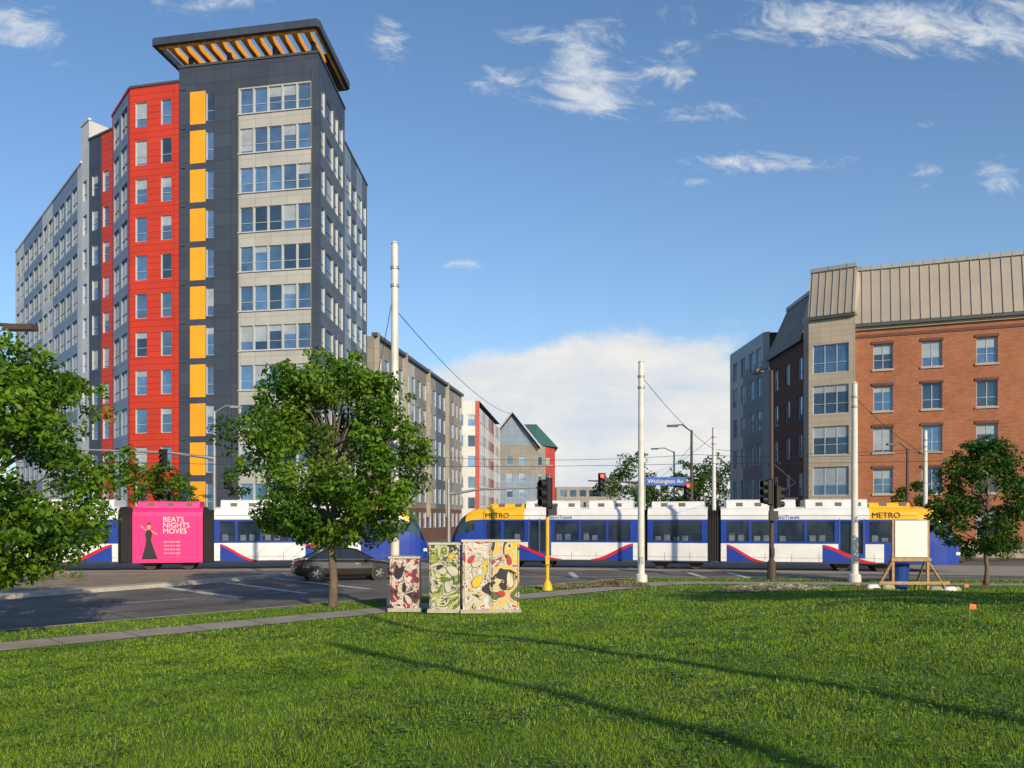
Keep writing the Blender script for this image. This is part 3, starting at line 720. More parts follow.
def car(p0,j1,j2,p3,tag,ad=False):
    e=train
    (dx,dy),L=unit(p0,j1); a0=(p0[0]+dx*2.2,p0[1]+dy*2.2); a1=(j1[0]-dx*.3,j1[1]-dy*.3)
    for side in 'AB':
        if side=='A':
            s0,s1=a0,a1; cab=True
        else:
            (dx2,dy2),L2=unit(j2,p3); s0=(j2[0]+dx2*.3,j2[1]+dy2*.3); s1=(p3[0]-dx2*2.2,p3[1]-dy2*2.2); cab=False
        LA_=math.hypot(s1[0]-s0[0],s1[1]-s0[1])
        c=lambda u_,cab=cab,LA_=LA_: u_ if cab else LA_-u_
        wn=[(.15,.95),(1.15,2.3),(4.0,5.35),(5.5,6.85)]; dr=[(2.62,3.12),(3.2,3.7)]
        if LA_-.45-7<1.9: wn.append((7.0,LA_-.45))
        else: wn.extend([(7.0,8.15),(8.3,LA_-.3)])
        wn=[(min(c(a),c(b)),max(c(a),c(b)),(0,1)) for a,b in wn]; dr=[(min(c(a),c(b)),max(c(a),c(b))) for a,b in dr]
        us=[c(1.6),c(2.3),c(2.5),c(3.82)]
        def mf2(u_,v,c=c):
            uu=c(u_)
            if 2.5<uu<3.82 and .72<v<2.72: return 'tblue'
            if v>2.72: return 'tyellow' if uu<2.3 else 'twhite'
            if v>1.45: return 'tblue'
            if v<.5: return 'tdark'
            return 'tblue' if uu<1.6 else 'twhite'
        mb,P,LL=section(s0,s1,wn,dr,mf2,us)
        for a,b,k in ((.3,2.25,'tyellow'),(2.35,5.4,'twhite'),(5.9,LA_-.3,'twhite')):
            x,y=sorted((c(a),c(b))); rfair(mb,P,x,y,k,3.6 if k=='tyellow' else 3.78)
        if cab: swoosh(mb,P,c(LA_-.3),c(LA_-2.6)); swoosh(mb,P,c(1.7),c(4.4),.16)
        else: swoosh(mb,P,c(4.6),c(2.0)); swoosh(mb,P,c(LA_-.3),c(LA_-2.2),.16)
        bogie(mb,P,c(2.6))
        mb.done('carriage_end_%s%s'%(tag,side),e)
        yaw=math.atan2(s1[1]-s0[1],s1[0]-s0[0])
        (ux,uy),_=unit(s0,s1); nx,ny=uy,-ux
        if not cab:
            x=LA_-2.2; x2=2.6
        else:
            x=.05; x2=3.6
        text('METRO',(s0[0]+ux*x+nx*(HW+.02),s0[1]+uy*x+ny*(HW+.02),2.80),.42,'black2',e,'fleet_lettering',yaw)
        text('MetroTransit',(s0[0]+ux*x2+nx*(HW+.02),s0[1]+uy*x2+ny*(HW+.02),2.76),.26,'tblue',e,'operator_lettering',yaw)
        if cab: nose(s0,(-ux,-uy),e,'cab_nose_%sA'%tag)
        else: nose(s1,(ux,uy),e,'cab_nose_%sB'%tag)
    (dx,dy),L=unit(j1,j2); m0=(j1[0]+dx*.3,j1[1]+dy*.3); m1=(j2[0]-dx*.3,j2[1]-dy*.3); LM=L-.6
    mm=(lambda u_,v: 'pink') if ad else (lambda u_,v:'tdark' if v<.5 else ('tblue' if (1.45<v<2.72) else 'twhite'))
    mb,P,LL=section(m0,m1,[] if ad else [(.3,LM-.3,(1,1))],[],mm,())
    rfair(mb,P,.2,LM-.2,'pink' if ad else 'twhite',3.7); bogie(mb,P,LM/2)
    mb.done('carriage_middle_%s'%tag,e)
    (ux,uy),_=unit(m0,m1); nx,ny=uy,-ux
    if ad:
        yaw=math.atan2(uy,ux); W=HW+.02
        def T(u_,w): return (m0[0]+ux*u_+nx*w, m0[1]+uy*u_+ny*w)
        def tt(s,u_,z,sz,k='signwhite'): text(s,(*T(u_,W),z),sz,k,e,'advert_lettering',yaw)
        tt('BEATS',1.5,2.6,.38); tt('NIGHTS',1.5,2.29,.38); tt('MOVES',1.5,1.98,.38)
        for i in range(4): tt('dance party night',1.55,1.5-.2*i,.12)
        mb=MB()
        def pp(pts,k,w): mb.poly([(*T(u_,w),z) for u_,z in pts],k)
        pp([(.45,.62),(1.25,.62),(1.05,1.2),(.92,1.6),(.98,1.95),(.9,2.15),(.7,2.15),(.62,1.95),(.68,1.6),(.6,1.2)],'black2',W)
        pp([(.74,2.2),(.88,2.2),(.92,2.35),(.86,2.48),(.76,2.48),(.7,2.35)],'skin',W+.003)
        pp([(.7,2.35),(.76,2.55),(.88,2.57),(.95,2.4),(.9,2.46),(.8,2.46)],'black2',W+.006)
        pp([(.92,2.1),(1.2,1.9),(1.22,1.96),(.95,2.16)],'skin',W+.003); pp([(.68,2.1),(.4,2.35),(.42,2.42),(.7,2.16)],'skin',W+.003)
        mb.done('advert_figure',e)
    bellow((j1[0]-dx*.32,j1[1]-dy*.32),(m0[0],m0[1]),e,'bellows_%s1'%tag)
    bellow(m1,(j2[0]+dx*.32,j2[1]+dy*.32),e,'bellows_%s2'%tag)
car((-3.5,48.6),(7.45,46.6),(11.1,45.6),(23.1,43.2),'front')
car((-32.3,43.4),(-20.6,45.0),(-16.6,45.9),(-5.0,48.4),'rear',True)
mb=MB(); mb.tube([(14,45,3.8),(15.3,44.8,4.7),(14.2,45,5.7)],.05,'tdark',6); mb.tube([(14.2,44.0,5.72),(14.2,45.9,5.72)],.05,'tdark',6); mb.box((14.6,45,3.85),(1.6,1.2,.1),'tdark',-.2)
mb.done('pantograph',train)

# ------------------------------------------------------------------ sedan
def sedan(loc,yaw):
    e=empty('parked_car',(0,0,0)); mb=MB()
    st=[(-2.28,.40,.74,.66),(-2.2,.30,.92,.80),(-1.95,.24,1.0,.87),(-1.3,.2,1.0,.90),(-.5,.18,.95,.91),(.6,.18,.93,.91),(1.1,.18,.92,.90),(1.7,.22,.85,.87),(2.1,.26,.74,.80),(2.3,.34,.6,.66)]
    R=[]
    for x,zl,zt,w in st:
        pr=[(w*.9,zl),(w,zl+.12),(w*1.01,(zl+zt)/2),(w*.985,zt-.12),(w*.9,zt-.02),(w*.5,zt+.015),(0,zt+.025)]
        pr=pr+[(-a,b) for a,b in reversed(pr[:-1])]; R.append([(x,a,b) for a,b in pr])
    K=len(R[0])
    for r,s in zip(R,R[1:]):
        for j in range(K-1): mb.poly([r[j],s[j],s[j+1],r[j+1]],'carpaint')
        mb.poly([r[-1],s[-1],s[0],r[0]],'rubber')
    mb.poly(R[0][::-1],'carpaint');mb.poly(R[-1],'carpaint')
    mb.done('body',e,True)
    mb=MB()
    base=[(-1.75,.97),(-.9,.97),(-.1,.96),(.45,.95),(1.22,.93)]; roof=[(-.98,1.38),(-.7,1.42),(-.1,1.445),(.2,1.43),(.42,1.39)]
    for s in(1,-1):
        for i in range(4):
            (x0,z0),(x1,z1)=base[i],base[i+1];(X0,Z0),(X1,Z1_)=roof[i],roof[i+1]
            w0,w1=.84,.63
            mb.poly([(x0,s*w0,z0),(x1,s*w0,z1),(X1,s*w1,Z1_),(X0,s*w1,Z0)],'carglass')
        for b,r in(((-.35,.965),(-.32,1.44)),(base[0],roof[0]),(base[4],roof[4])):
            mb.tube([(b[0],s*.845,b[1]),(r[0],s*.635,r[1])],.035,'carpaint',6)
        mb.tube([(x,s*.635,z) for x,z in roof],.03,'carpaint',6)
        mb.tube([(x,s*.855,z) for x,z in base],.014,'chrome',5)
    for i in range(4):
        (X0,Z0),(X1,Z1_)=roof[i],roof[i+1]; mb.poly([(X0,-.63,Z0),(X1,-.63,Z1_),(X1,.63,Z1_),(X0,.63,Z0)],'carpaint')
    mb.poly([(-1.75,-.84,.97),(-.98,-.63,1.38),(-.98,.63,1.38),(-1.75,.84,.97)],'carglass')
    mb.poly([(1.22,-.84,.93),(.42,-.63,1.39),(.42,.63,1.39),(1.22,.84,.93)],'carglass')
    mb.done('cabin',e)
    mb=MB()
    for x in(-1.38,1.42):
        for s in(-1,1):
            mb.tube([(x,s*.70,.33),(x,s*.925,.33)],.375,'black',20); mb.tube([(x,s*.72,.33),(x,s*.935,.33)],.325,'rubber',20)
            mb.tube([(x,s*.8,.33),(x,s*.938,.33)],.215,'tdark',16)
            for k in range(5):
                a=k*2*math.pi/5; mb.tube([(x,s*.942,.33),(x+math.cos(a)*.2,s*.942,.33+math.sin(a)*.2)],.026,'chrome',5)
    mb.done('wheels',e)
    mb=MB()
    for s in(-1,1):
        mb.box((-2.22,s*.62,.80),(.12,.3,.16),'taillight'); mb.box((-2.1,s*.80,.80),(.2,.09,.14),'taillight'); mb.box((2.16,s*.6,.62),(.16,.3,.13),'chrome')
        mb.box((.85,s*.98,.98),(.14,.16,.12),'carpaint')
        mb.box((-.6,s*.925,.78),(.16,.02,.03),'chrome'); mb.box((.4,s*.92,.77),(.16,.02,.03),'chrome')
    mb.box((-2.29,0,.62),(.03,.5,.14),'signwhite')
    mb.done('lights_and_trim',e)
    e.location=loc; e.rotation_euler=(0,0,yaw); return e
sedan((-7.6,37.6,.01),math.radians(22))

# ------------------------------------------------------------------ poles, signals, lamps
def pole(name,loc,h,r0,r1,k,base=True):
    e=empty(name,loc); mb=MB(); x,y,z=loc
    mb.tube([(x,y,z),(x,y,z+h)],[r0,r1],k,16)
    if base:
        mb.tube([(x,y,z-.02),(x,y,z+.28),(x,y,z+.34)],[r0*1.75,r0*1.7,r0*1.1],k,16)
        for zz in (h*.88,h*.93): mb.tube([(x,y,z+zz),(x,y,z+zz+.08)],r1*1.35,'galv',14)
        mb.box((x,y-r0,z+.9),(r0*.9,.03,.3),'galv')
    mb.tube([(x,y,z+h),(x,y,z+h+.08)],[r1*1.25,r1*.4],k,12)
    mb.done('shaft',e,False); return e
def sighead(mb,c,face,lit=None,n=3,s=1.,bp=.40):
    fx,fy=math.cos(face),math.sin(face); h=.34*n*s
    mb.box(c,(.22*s,.32*s,h),'black',face)
    mb.box((c[0]-fx*.10,c[1]-fy*.10,c[2]),(.02,bp*s,h+.1),'black',face)
    for i in range(n):
        z=c[2]+h/2-(i+.5)*.34*s; p=Vector((c[0]+fx*.115*s,c[1]+fy*.115*s,z)); f=Vector((fx,fy,0))
        mb.tube([p,p+f*.012],.125*s,'redlit' if lit==i else 'lensoff',12)
        mb.tube([p,p+f*.22],[.145*s,.14*s],'black',12,False)
pole('unseen_pole',(-3.53,25.0,.16),10.9,.14,.10,'polewhite')
pole('unseen_pole',(5.35,34.4,.16),9.1,.15,.11,'polewhite')
pole('unseen_pole',(14.2,34.4,.16),8.2,.15,.11,'polewhite')
pole('unseen_pole',(12.65,52,.02),8.4,.15,.11,'polewhite')
pole('unseen_pole',(24.9,50,.02),8.0,.15,.11,'polewhite')
pole('unseen_pole',(8.45,-1.4,float(lawnz(8.45,-1.4))),9.8,.13,.10,'polewhite')  # unseen pole behind the camera, added to cast a long lawn shadow
pole('unseen_pole',(7.9,-5.8,float(lawnz(7.9,-5.8))),9.3,.13,.10,'polewhite')  # second added pole out of view, for the nearer lawn shadow
e=empty('pedestrian_traffic_signal',(1.3,30.5,.16)); mb=MB()
mb.tube([(1.3,30.5,.15),(1.3,30.5,.32),(1.3,30.5,.5)],[.2,.17,.09],'yellowpaint',12); mb.tube([(1.3,30.5,.4),(1.3,30.5,2.85)],.065,'yellowpaint',12)
mb.tube([(1.3,30.5,2.85),(1.3,30.5,4.3)],.05,'black',8)
sighead(mb,(1.28,30.3,3.7),math.radians(215),None,3,1.0,.36); mb.box((1.45,30.45,3.1),(.34,.22,.4),'black',.4); mb.box((1.3,30.4,1.25),(.14,.14,.3),'yellowpaint'); mb.done('signal',e)
e=empty('traffic_signal_pole',(11.1,35.5,.16)); mb=MB()
mb.tube([(11.1,35.5,.15),(11.1,35.5,.9),(11.1,35.5,1.0)],[.2,.18,.12],'polebrown',12); mb.tube([(11.1,35.5,.9),(11.1,35.5,9.1)],[.11,.07],'polebrown',12)
mb.tube([(11.1,35.5,8.9),(11.0,35.6,9.25),(10.9,36.5,9.3)],.04,'polebrown',8); mb.box((10.9,36.8,9.28),(.3,.7,.14),'polebrown')
sighead(mb,(10.9,35.3,3.9),math.radians(200),None,3,1.,.36); sighead(mb,(11.33,35.5,3.7),math.radians(20),None,3,.9,.3)
mb.box((11.1,35.25,2.9),(.36,.2,.4),'black'); mb.box((11.1,35.35,1.35),(.14,.14,.35),'black'); mb.done('signal',e)
def mast(name,loc,h,arm_to,arm_z,heads,lamp=None,k='galv',sign=None):
    e=empty(name,loc); x,y,z=loc; mb=MB()
    mb.tube([(x,y,z),(x,y,z+h)],[.14,.08],k,12); mb.tube([(x,y,z),(x,y,z+.3)],.25,k,12)
    if arm_to:
        mb.tube([(x,y,arm_z-.4),((x*.7+arm_to[0]*.3),(y*.7+arm_to[1]*.3),arm_z-.05),(*arm_to,arm_z+.1)],[.1,.08,.045],k,8)
    for hx,hy,hz,face,lit in heads: sighead(mb,(hx,hy,hz),face,lit,3,1.0,.5)
    if lamp:
        mb.tube([(x,y,z+h-.1),((x+lamp[0])/2,(y+lamp[1])/2,z+h+.35),(lamp[0],lamp[1],z+h+.3)],.045,k,8); mb.box((lamp[0],lamp[1],z+h+.26),(.7,.3,.13),k)
    mb.done('mast',e)
    if sign:
        mb=MB(); mb.box((sign[0],sign[1],sign[2]),(2.7,.04,.55),'signblue'); mb.done('sign_panel',e)
        text('Washington Av',(sign[0],sign[1]-.03,sign[2]-.12),.37,'signwhite',e,'sign_lettering',0,align='CENTER')
    return e
mast('traffic_signal_mast',(11.9,55,.02),8.6,(5.0,54.5),5.15,[(5.9,54.4,5.2,-math.pi/2,0),(11.6,54.8,4.6,-math.pi/2,0)],(10.6,54.8),'polebrown',(10.0,54.2,5.2))
mast('traffic_signal_mast',(-19.0,53,.02),9.6,(-28.5,51.5),7.0,[(-22.0,52.3,6.6,-math.pi/2,None),(-28,51.4,6.8,-math.pi/2,None),(-18.1,52.8,5.2,-math.pi/2,None)],(-17.6,53),'galv')
mast('traffic_signal_mast',(-4.2,55,.02),5.4,(2.6,55),4.75,[(1.9,54.9,4.6,-math.pi/2,None)],None,'galv')
mast('street_lamp',(16.6,85,.02),9.6,None,0,[],(14.6,85),'galv')
mast('street_lamp',(20,125,.02),10,None,0,[],(18,125),'galv')
mast('street_lamp',(3.5,118,.02),10,None,0,[],(5.5,118),'galv')
mast('street_lamp',(26.2,55,.02),7.4,None,0,[],(25.2,55),'polebrown')
mast('street_lamp',(-15.2,19.4,.15),7.0,None,0,[],(-11.9,20.1),'polebrown')
def wire(pts,r=.016,sag=0.):
    mb=MB(); P=[]
    for a,b in zip(pts,pts[1:]):
        a=Vector(a);b=Vector(b)
        for i in range(13):
            t=i/12; q=a.lerp(b,t); q.z-=sag*4*t*(1-t); P.append(q)
    Q=[P[0]]
    for q in P[1:]:
        if (q-Q[-1]).length>1e-3: Q.append(q)
    mb.tube(Q,r,'black',5); return mb
e=empty('overhead_wires',(0,45,5))
for i,(pts,sag) in enumerate([([(-3.53,25,9.1),(0,60,10.3),(4,110,11)],.6),([(5.35,34.4,8.7),(12.65,52,7.1),(24.9,50,7)],.3),([(-3.53,25,9.8),(-9,52,9.4)],.3),
    ([(-3.53,25,7.9),(-6.6,47,6.4)],.2),([(14.2,34.4,7.8),(24.9,50,6.6)],.2),
    ([(-60,41,5.8),(-20,45,5.8),(-4.5,48.5,5.8),(11,45.6,5.8),(24,43,5.8),(60,34,5.8)],.05),([(-60,44.8,6.6),(-20,49,6.6),(-4.5,52,6.6),(11,49.6,6.6),(24,47,6.6),(60,38,6.6)],.25),
    ([(12.65,52,8),(16,90,8),(22,150,8)],.4),([(11.9,55,7.6),(20,120,8)],.5)]):
    wire(pts,.013,sag).done('wire_%d'%i,e)

# ------------------------------------------------------------------ wrapped utility cabinets
def artmat(name,cols,scale,seed):
    m,nt,b=new_mat(name); b.inputs['Roughness'].default_value=.35
    tc=nt.nodes.new('ShaderNodeTexCoord'); mp=nt.nodes.new('ShaderNodeMapping'); mp.inputs['Location'].default_value=(seed,seed*.7,seed*1.3)
    nt.links.new(tc.outputs['Object'],mp.inputs['Vector'])
    n=nt.nodes.new('ShaderNodeTexNoise'); n.inputs['Scale'].default_value=scale; n.inputs['Detail'].default_value=4; n.inputs['Distortion'].default_value=1.0
    nt.links.new(mp.outputs[0],n.inputs['Vector'])
    r=nt.nodes.new('ShaderNodeValToRGB'); r.color_ramp.interpolation='CONSTANT'
    els=r.color_ramp.elements
    while len(els)<len(cols): els.new(.5)
    for i,(p,c) in enumerate(cols): els[i].position=p; els[i].color=(*c,1)
    nt.links.new(n.outputs['Fac'],r.inputs['Fac']); nt.links.new(r.outputs['Color'],b.inputs['Base Color']); return m
cr=(.52,.49,.37);wh=(.58,.57,.50);bk=(.03,.03,.035);gn=(.08,.15,.03);yl=(.66,.44,.03);mg=(.40,.03,.06);gy=(.28,.27,.25)
M['art1']=artmat('cabinet_art_maroon',[(0,bk),(.38,(.12,.05,.06)),(.44,mg),(.48,wh),(.53,gy),(.56,wh),(.62,(.30,.14,.12)),(.67,bk)],3.2,1)
M['art2']=artmat('cabinet_art_leaf',[(0,bk),(.38,gy),(.42,cr),(.48,gn),(.52,(.30,.33,.06)),(.56,cr),(.62,bk),(.65,gn)],2.6,2)
M['art3']=artmat('cabinet_art_sketch',[(0,yl),(.38,bk),(.40,cr),(.47,gy),(.485,wh),(.57,mg),(.60,wh),(.66,bk)],2.3,3)
M['art4']=artmat('cabinet_art_yellow',[(0,gn),(.38,mg),(.42,wh),(.47,bk),(.482,cr),(.53,yl),(.60,cr),(.64,bk)],2.0,5)
M['agreen']=mat('art_green',(.10,.20,.03),.4);M['ayellow']=mat('art_yellow',(.66,.44,.03),.4);M['ablack']=mat('art_black',(.025,.025,.03),.4);M['acream']=mat('art_cream',(.52,.49,.39),.4);M['ared']=mat('art_red',(.45,.03,.04),.4)
def cabinet(x0,x1,y,z0,z1,depth,arts,seed,rot=0.):
    rs=random.Random(seed); w=x1-x0; cx,cy=(x0+x1)/2,y+depth/2
    e=empty('utility_cabinet',(cx,cy,z0)); mb=MB(); h=z1-z0
    n=len(arts); 
    def P(u_,w_,z):
        X=-w/2+u_; Y=-depth/2-w_; c,s=math.cos(rot),math.sin(rot); return (cx+X*c-Y*s,cy+X*s+Y*c,z)
    mb.box((cx,cy,z0+.05),(w+.1,depth+.1,.1),'curb',rot)
    for i,a in enumerate(arts):
        u0,u1=w*i/n+.008,w*(i+1)/n-.008
        c=P((u0+u1)/2,-depth/2,0); mb.box((c[0],c[1],(z0+.1+z1-.05)/2),(u1-u0,depth,h-.15),a,rot)
    c=P(w/2,-depth/2,0); mb.box((c[0],c[1],z1-.025),(w+.06,depth+.06,.05),'acream',rot)
    for i in range(n):
        u0,u1=w*i/n+.04,w*(i+1)/n-.04
        for a,b,c_,d_ in((u0,u0+.012,z0+.18,z1-.12),(u1-.012,u1,z0+.18,z1-.12)):
            mb.poly([P(a,.004,c_),P(b,.004,c_),P(b,.004,d_),P(a,.004,d_)],'ablack')
        hc=P(u1-.1,.03,z0+h*.5); mb.box(hc,(.03,.05,.16),'galv',rot)
        for lv in range(8):
            zz=z1-.3-.035*lv; mb.poly([P(u0+.1,.012,zz),P(u1-.15,.012,zz),P(u1-.15,.004,zz+.02),P(u0+.1,.004,zz+.02)],arts[i])
        for _ in range(4):
            cu=rs.uniform(u0+.2,u1-.18); cz=rs.uniform(z0+.35,z1-.3); L=rs.uniform(.12,.26); an=rs.uniform(0,math.pi); k=rs.choice(['agreen','ayellow','ayellow','ared','acream']) if arts[i]!='art1' else rs.choice(['acream','ablack','ared'])
            wd=L*rs.uniform(.35,.6)
            def ring(L,wd,lev):
                pts=[]
                for j in range(14):
                    t=2*math.pi*j/14; a=L*math.cos(t); b=wd*math.sin(t)*(1-.4*math.cos(t)); uu=cu+(a*math.cos(an)-b*math.sin(an))*.8; zz=cz+a*math.sin(an)+b*math.cos(an)
                    pts.append(P(min(max(uu,u0),u1),lev,min(max(zz,z0+.12),z1-.07)))
                return pts
            mb.poly(ring(L,wd,.014+.0022*_),'ablack'); mb.poly(ring(L*.93,wd*.9,.015+.0022*_),k)
    mb.done('cabinet_body',e); return e
cabinet(-3.42,-2.6,23.2,.18,1.72,.65,['art1'],1)
cabinet(-2.27,-1.42,22.75,.2,2.12,.6,['art2'],2)
cabinet(-1.38,.18,22.7,.2,2.2,.75,['art3','art4'],3,.07)

# ------------------------------------------------------------------ board on timber easel
ex,ey=13.05,27.2; ez=float(lawnz(ex,ey)); e=empty('site_notice_board',(ex,ey,ez)); mb=MB()
mb.box((ex,ey-.06,ez+1.72),(1.05,.03,1.2),'signwhite'); 
for s in(-1,1):
    mb.box((ex+s*.57,ey,ez+1.17),(.08,.08,2.34),'wood')
    mb.tube([(ex+s*.56,ey,ez+1.0),(ex+s*1.15,ey-.1,ez+.02)],.04,'wood',4); mb.tube([(ex+s*.56,ey,ez+1.2),(ex+s*.62,ey+1.0,ez)],.04,'wood',4)
mb.box((ex+.0,ey-.06,ez+1.04),(1.3,.05,.1),'wood'); mb.box((ex+.1,ey-.07,ez+.28),(2.3,.05,.1),'wood')
mb.done('board_and_frame',e)
e=empty('blue_bin',(13.,27.8,ez)); mb=MB(); mb.tube([(13.,27.9,ez),(13.,27.9,ez+.8),(13.,27.9,ez+.85)],[.27,.33,.35],'bluebin',16); mb.tube([(13.,27.9,ez+.85),(13.,27.9,ez+.91)],[.35,.27],'bluebin',16); mb.done('bin_body',e)
e=empty('sandbags',(13,27,ez)); mb=MB()
for i,(dx,dy) in enumerate([(-.9,-.3),(-1.2,.1),(.6,-.4),(1.1,-.3),(1.4,.0),(.95,.3)]):
    x,y=13.+dx,27+dy; z=float(lawnz(x,y)); mb.tube([(x-.22,y,z+.06),(x-.14,y,z+.1),(x+.14,y+.05,z+.1),(x+.24,y+.05,z+.06)],[.03,.10,.10,.03],'signwhite' if i%2 else 'straw',8)
mb.done('bags',e,True)
def heap(name,c,rx,ry,n,h,k,sz,seed):
    rs=np.random.RandomState(seed); a=rs.uniform(0,2*np.pi,n); r=np.sqrt(rs.uniform(0,1,n)); X=c[0]+np.cos(a)*r*rx; Y=c[1]+np.sin(a)*r*ry
    Z=lawnz(X,Y)+h*(1-r**2)*rs.uniform(0,1,n)+.05
    p=np.stack([X,Y,Z],1); t=rs.normal(size=(n,3))*np.array([1,1,.3]); t/=np.linalg.norm(t,axis=1)[:,None]; b=np.cross(t,rs.normal(size=(n,3))); b/=np.linalg.norm(b,axis=1)[:,None]
    L=sz*rs.uniform(.5,1.4,n)[:,None]
    q=np.stack([p-t*L,p+b*L*.18,p+t*L,p-b*L*.18],1); np_mesh(name,q.reshape(-1,3),4,[k])
heap('straw_pile',(8.9,28.6),1.9,1.0,3600,.22,'straw',.09,1)
heap('dirt_pile',(4.0,32.2),1.4,.5,3000,.2,'dirt',.08,2)
heap('leaf_litter',(1.9,31.4),1.0,.5,1200,.12,'dirt',.08,3)
for fx,fy in ((8.0,14.5),(11.6,20.5),(10.2,24.6),(12.6,23.1),(6.6,25.5)):
    fz=float(lawnz(fx,fy)); e=empty('marker_flag',(fx,fy,fz)); mb=MB(); mb.tube([(fx,fy,fz),(fx,fy,fz+.26)],.005,'galv',5); mb.poly([(fx,fy,fz+.26),(fx+.12,fy+.02,fz+.24),(fx+.11,fy,fz+.16),(fx,fy,fz+.17)],'orange'); mb.done('flag',e)
rs_=random.Random(8); cl=[((rs_.uniform(26,44),rs_.uniform(53,54.5),rs_.uniform(.4,1.1)),.6,rs_.choice([0,1])) for i in range(50)]
leaves_mesh('shrubs',cl,70,.18,['leaf2','leaf1'],None,31)
rs_=random.Random(9); cl=[]
for i in range(60):
    t=rs_.random(); x=-19-11*t; y=38.2-1.3*t-rs_.random()*1.6; cl.append(((x,y,.28),rs_.uniform(.18,.34),rs_.choice([0,1])))
leaves_mesh('island_plants',cl,90,.12,['grass4','leaf1'],None,32)

# ------------------------------------------------------------------ light, world
el=math.radians(22.); sx,sy=.46,-.888
sd=Vector((sx*math.cos(el),sy*math.cos(el),math.sin(el)))
l=bpy.data.lights.new('sun','SUN'); l.energy=5.0; l.angle=math.radians(.5); l.color=(1,.80,.54)
o=bpy.data.objects.new('sun',l); o.rotation_euler=(-sd).to_track_quat('-Z','Y').to_euler(); o.location=(20,-40,40); COL.objects.link(o)
w=bpy.data.worlds.new('World'); scene.world=w; w.use_nodes=True; nt=w.node_tree; N=nt.nodes; Lk=nt.links
bg=N['Background']; bg.inputs['Strength'].default_value=.13
sky=N.new('ShaderNodeTexSky'); sky.sky_type='NISHITA'; sky.sun_disc=False; sky.sun_elevation=el; sky.sun_rotation=math.atan2(sx,sy)
sky.air_density=1.0; sky.dust_density=.5; sky.ozone_density=3.0
tc=N.new('ShaderNodeTexCoord'); sp=N.new('ShaderNodeSeparateXYZ'); Lk.new(tc.outputs['Generated'],sp.inputs[0])
def MN(op,a,b=None,c=None,clamp=False):
    n=N.new('ShaderNodeMath'); n.operation=op; n.use_clamp=clamp
    for i,x in enumerate((a,b,c)):
        if x is None: continue
        if isinstance(x,(int,float)): n.inputs[i].default_value=x
        else: Lk.new(x,n.inputs[i])
    return n.outputs[0]
yy=MN('MAXIMUM',sp.outputs['Y'],.08); U=MN('DIVIDE',sp.outputs['X'],yy); Vv=MN('DIVIDE',sp.outputs['Z'],yy)
def G(u0,v0,a,b,A=1.):
    p=MN('POWER',MN('ABSOLUTE',MN('DIVIDE',MN('SUBTRACT',U,u0),a)),2.); q=MN('POWER',MN('ABSOLUTE',MN('DIVIDE',MN('SUBTRACT',Vv,v0),b)),2.)
    return MN('MULTIPLY',MN('EXPONENT',MN('MULTIPLY',MN('ADD',p,q),-1.)),A)
ell=[(.085,.545,.045,.045,.38),(.10,.50,.06,.02,.26),(-.02,.53,.08,.018,.25),(.42,.60,.26,.045,.31),(.60,.58,.10,.04,.22),(.30,.425,.12,.016,.33),(.505,.415,.04,.018,.27),(.58,.41,.03,.03,.27),
     (-.15,.57,.035,.045,.29),(-.60,.59,.08,.035,.35),(-.36,.625,.08,.022,.34),(.24,.49,.09,.018,.27),(.19,.54,.045,.03,.24),(-.06,.305,.05,.008,.27),(.20,.405,.04,.008,.22),(.50,.475,.02,.01,.24),(.02,.585,.06,.012,.22)]
s=None
for t in ell:
    g=G(*t); s=g if s is None else MN('ADD',s,g)
bank=MN('ADD',MN('ADD',G(.17,.13,.17,.105,.66),G(-.03,.12,.17,.095,.58)),G(.12,.05,.5,.06,.30))
def cvec(sx_,sy_,shear=0.):
    c=N.new('ShaderNodeCombineXYZ'); Lk.new(MN('ADD',MN('MULTIPLY',U,sx_),MN('MULTIPLY',Vv,shear)),c.inputs[0]); Lk.new(MN('MULTIPLY',Vv,sy_),c.inputs[1]); return c
cA=cvec(1.,2.0,.5); cB=cvec(1.,1.35); cC=cvec(.6,3.2,.2)
def noise(cv,sc,det,rough,dist=0.,off=0.):
    n=N.new('ShaderNodeTexNoise'); n.inputs['Scale'].default_value=sc;n.inputs['Detail'].default_value=det;n.inputs['Roughness'].default_value=rough;n.inputs['Distortion'].default_value=dist
    mp=N.new('ShaderNodeMapping'); mp.inputs['Location'].default_value=(off,off*.6,off*.2); Lk.new(cv.outputs[0],mp.inputs[0]); Lk.new(mp.outputs[0],n.inputs['Vector']); return n.outputs['Fac']
n1=noise(cA,15,12,.68,.6,1.7); n2=noise(cB,7,12,.6,.15,4.2)
def sstep(x,a,b):
    m=N.new('ShaderNodeMapRange'); m.interpolation_type='SMOOTHSTEP'; m.inputs['From Min'].default_value=a; m.inputs['From Max'].default_value=b; Lk.new(x,m.inputs['Value']); return m.outputs[0]
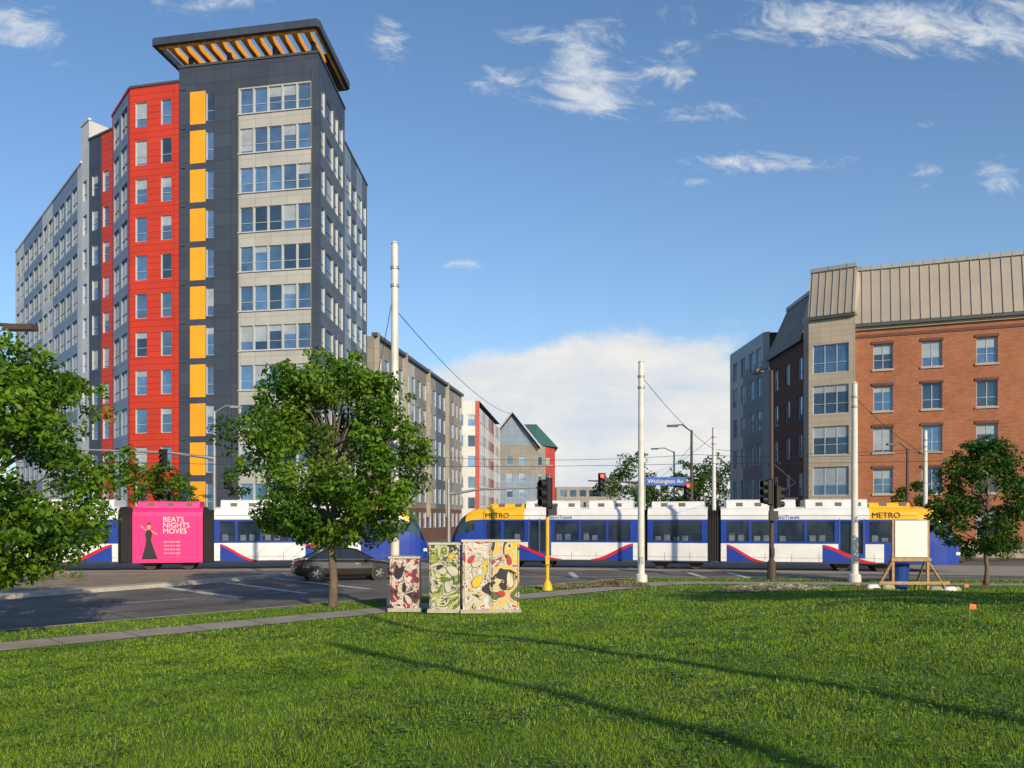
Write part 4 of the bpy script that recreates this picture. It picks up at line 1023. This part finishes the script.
wis=sstep(MN('ADD',n1,s),.66,1.0)
bnk=sstep(MN('ADD',MN('MULTIPLY',n2,.9),bank),.70,.90)
haze=MN('MULTIPLY',MN('EXPONENT',MN('MULTIPLY',MN('MAXIMUM',Vv,0.),-4.2)),.46)
tint=N.new('ShaderNodeVectorMath'); tint.operation='MULTIPLY'; Lk.new(sky.outputs[0],tint.inputs[0]); tint.inputs[1].default_value=(.92,1.10,1.22)
hz=N.new('ShaderNodeMix'); hz.data_type='RGBA'; Lk.new(haze,hz.inputs['Factor']); Lk.new(tint.outputs[0],hz.inputs['A']); hz.inputs['B'].default_value=(4.6,5.5,6.2,1)
tot=MN('MAXIMUM',MN('MULTIPLY',wis,.92),MN('MULTIPLY',bnk,.95),clamp=True)
tot=MN('MULTIPLY',tot,sstep(sp.outputs['Y'],.05,.3))
cr_=N.new('ShaderNodeValToRGB'); cr_.color_ramp.elements[0].position=.36; cr_.color_ramp.elements[1].position=.60
cr_.color_ramp.elements[0].color=(.64,.74,.86,1); cr_.color_ramp.elements[1].color=(.98,.95,.90,1)
Lk.new(MN('ADD',MN('MULTIPLY',noise(cB,9,9,.6,.2,9.),.5),MN('MULTIPLY',noise(cC,8,8,.6,.1,3.),.5)),cr_.inputs['Fac'])
vm=N.new('ShaderNodeVectorMath'); vm.operation='SCALE'; Lk.new(cr_.outputs[0],vm.inputs[0]); vm.inputs['Scale'].default_value=7.0
mx=N.new('ShaderNodeMix'); mx.data_type='RGBA'; Lk.new(tot,mx.inputs['Factor']); Lk.new(hz.outputs['Result'],mx.inputs['A']); Lk.new(vm.outputs[0],mx.inputs['B'])
Lk.new(mx.outputs['Result'],bg.inputs['Color'])

# ------------------------------------------------------------------ camera
cam=bpy.data.cameras.new('camera'); cam.sensor_width=36; cam.lens=36*830/1024; cam.shift_y=134/1024; cam.clip_end=8000; cam.clip_start=.05
co=bpy.data.objects.new('camera',cam); co.location=(0,0,2.8); co.rotation_euler=(math.pi/2,0,0); COL.objects.link(co); scene.camera=co
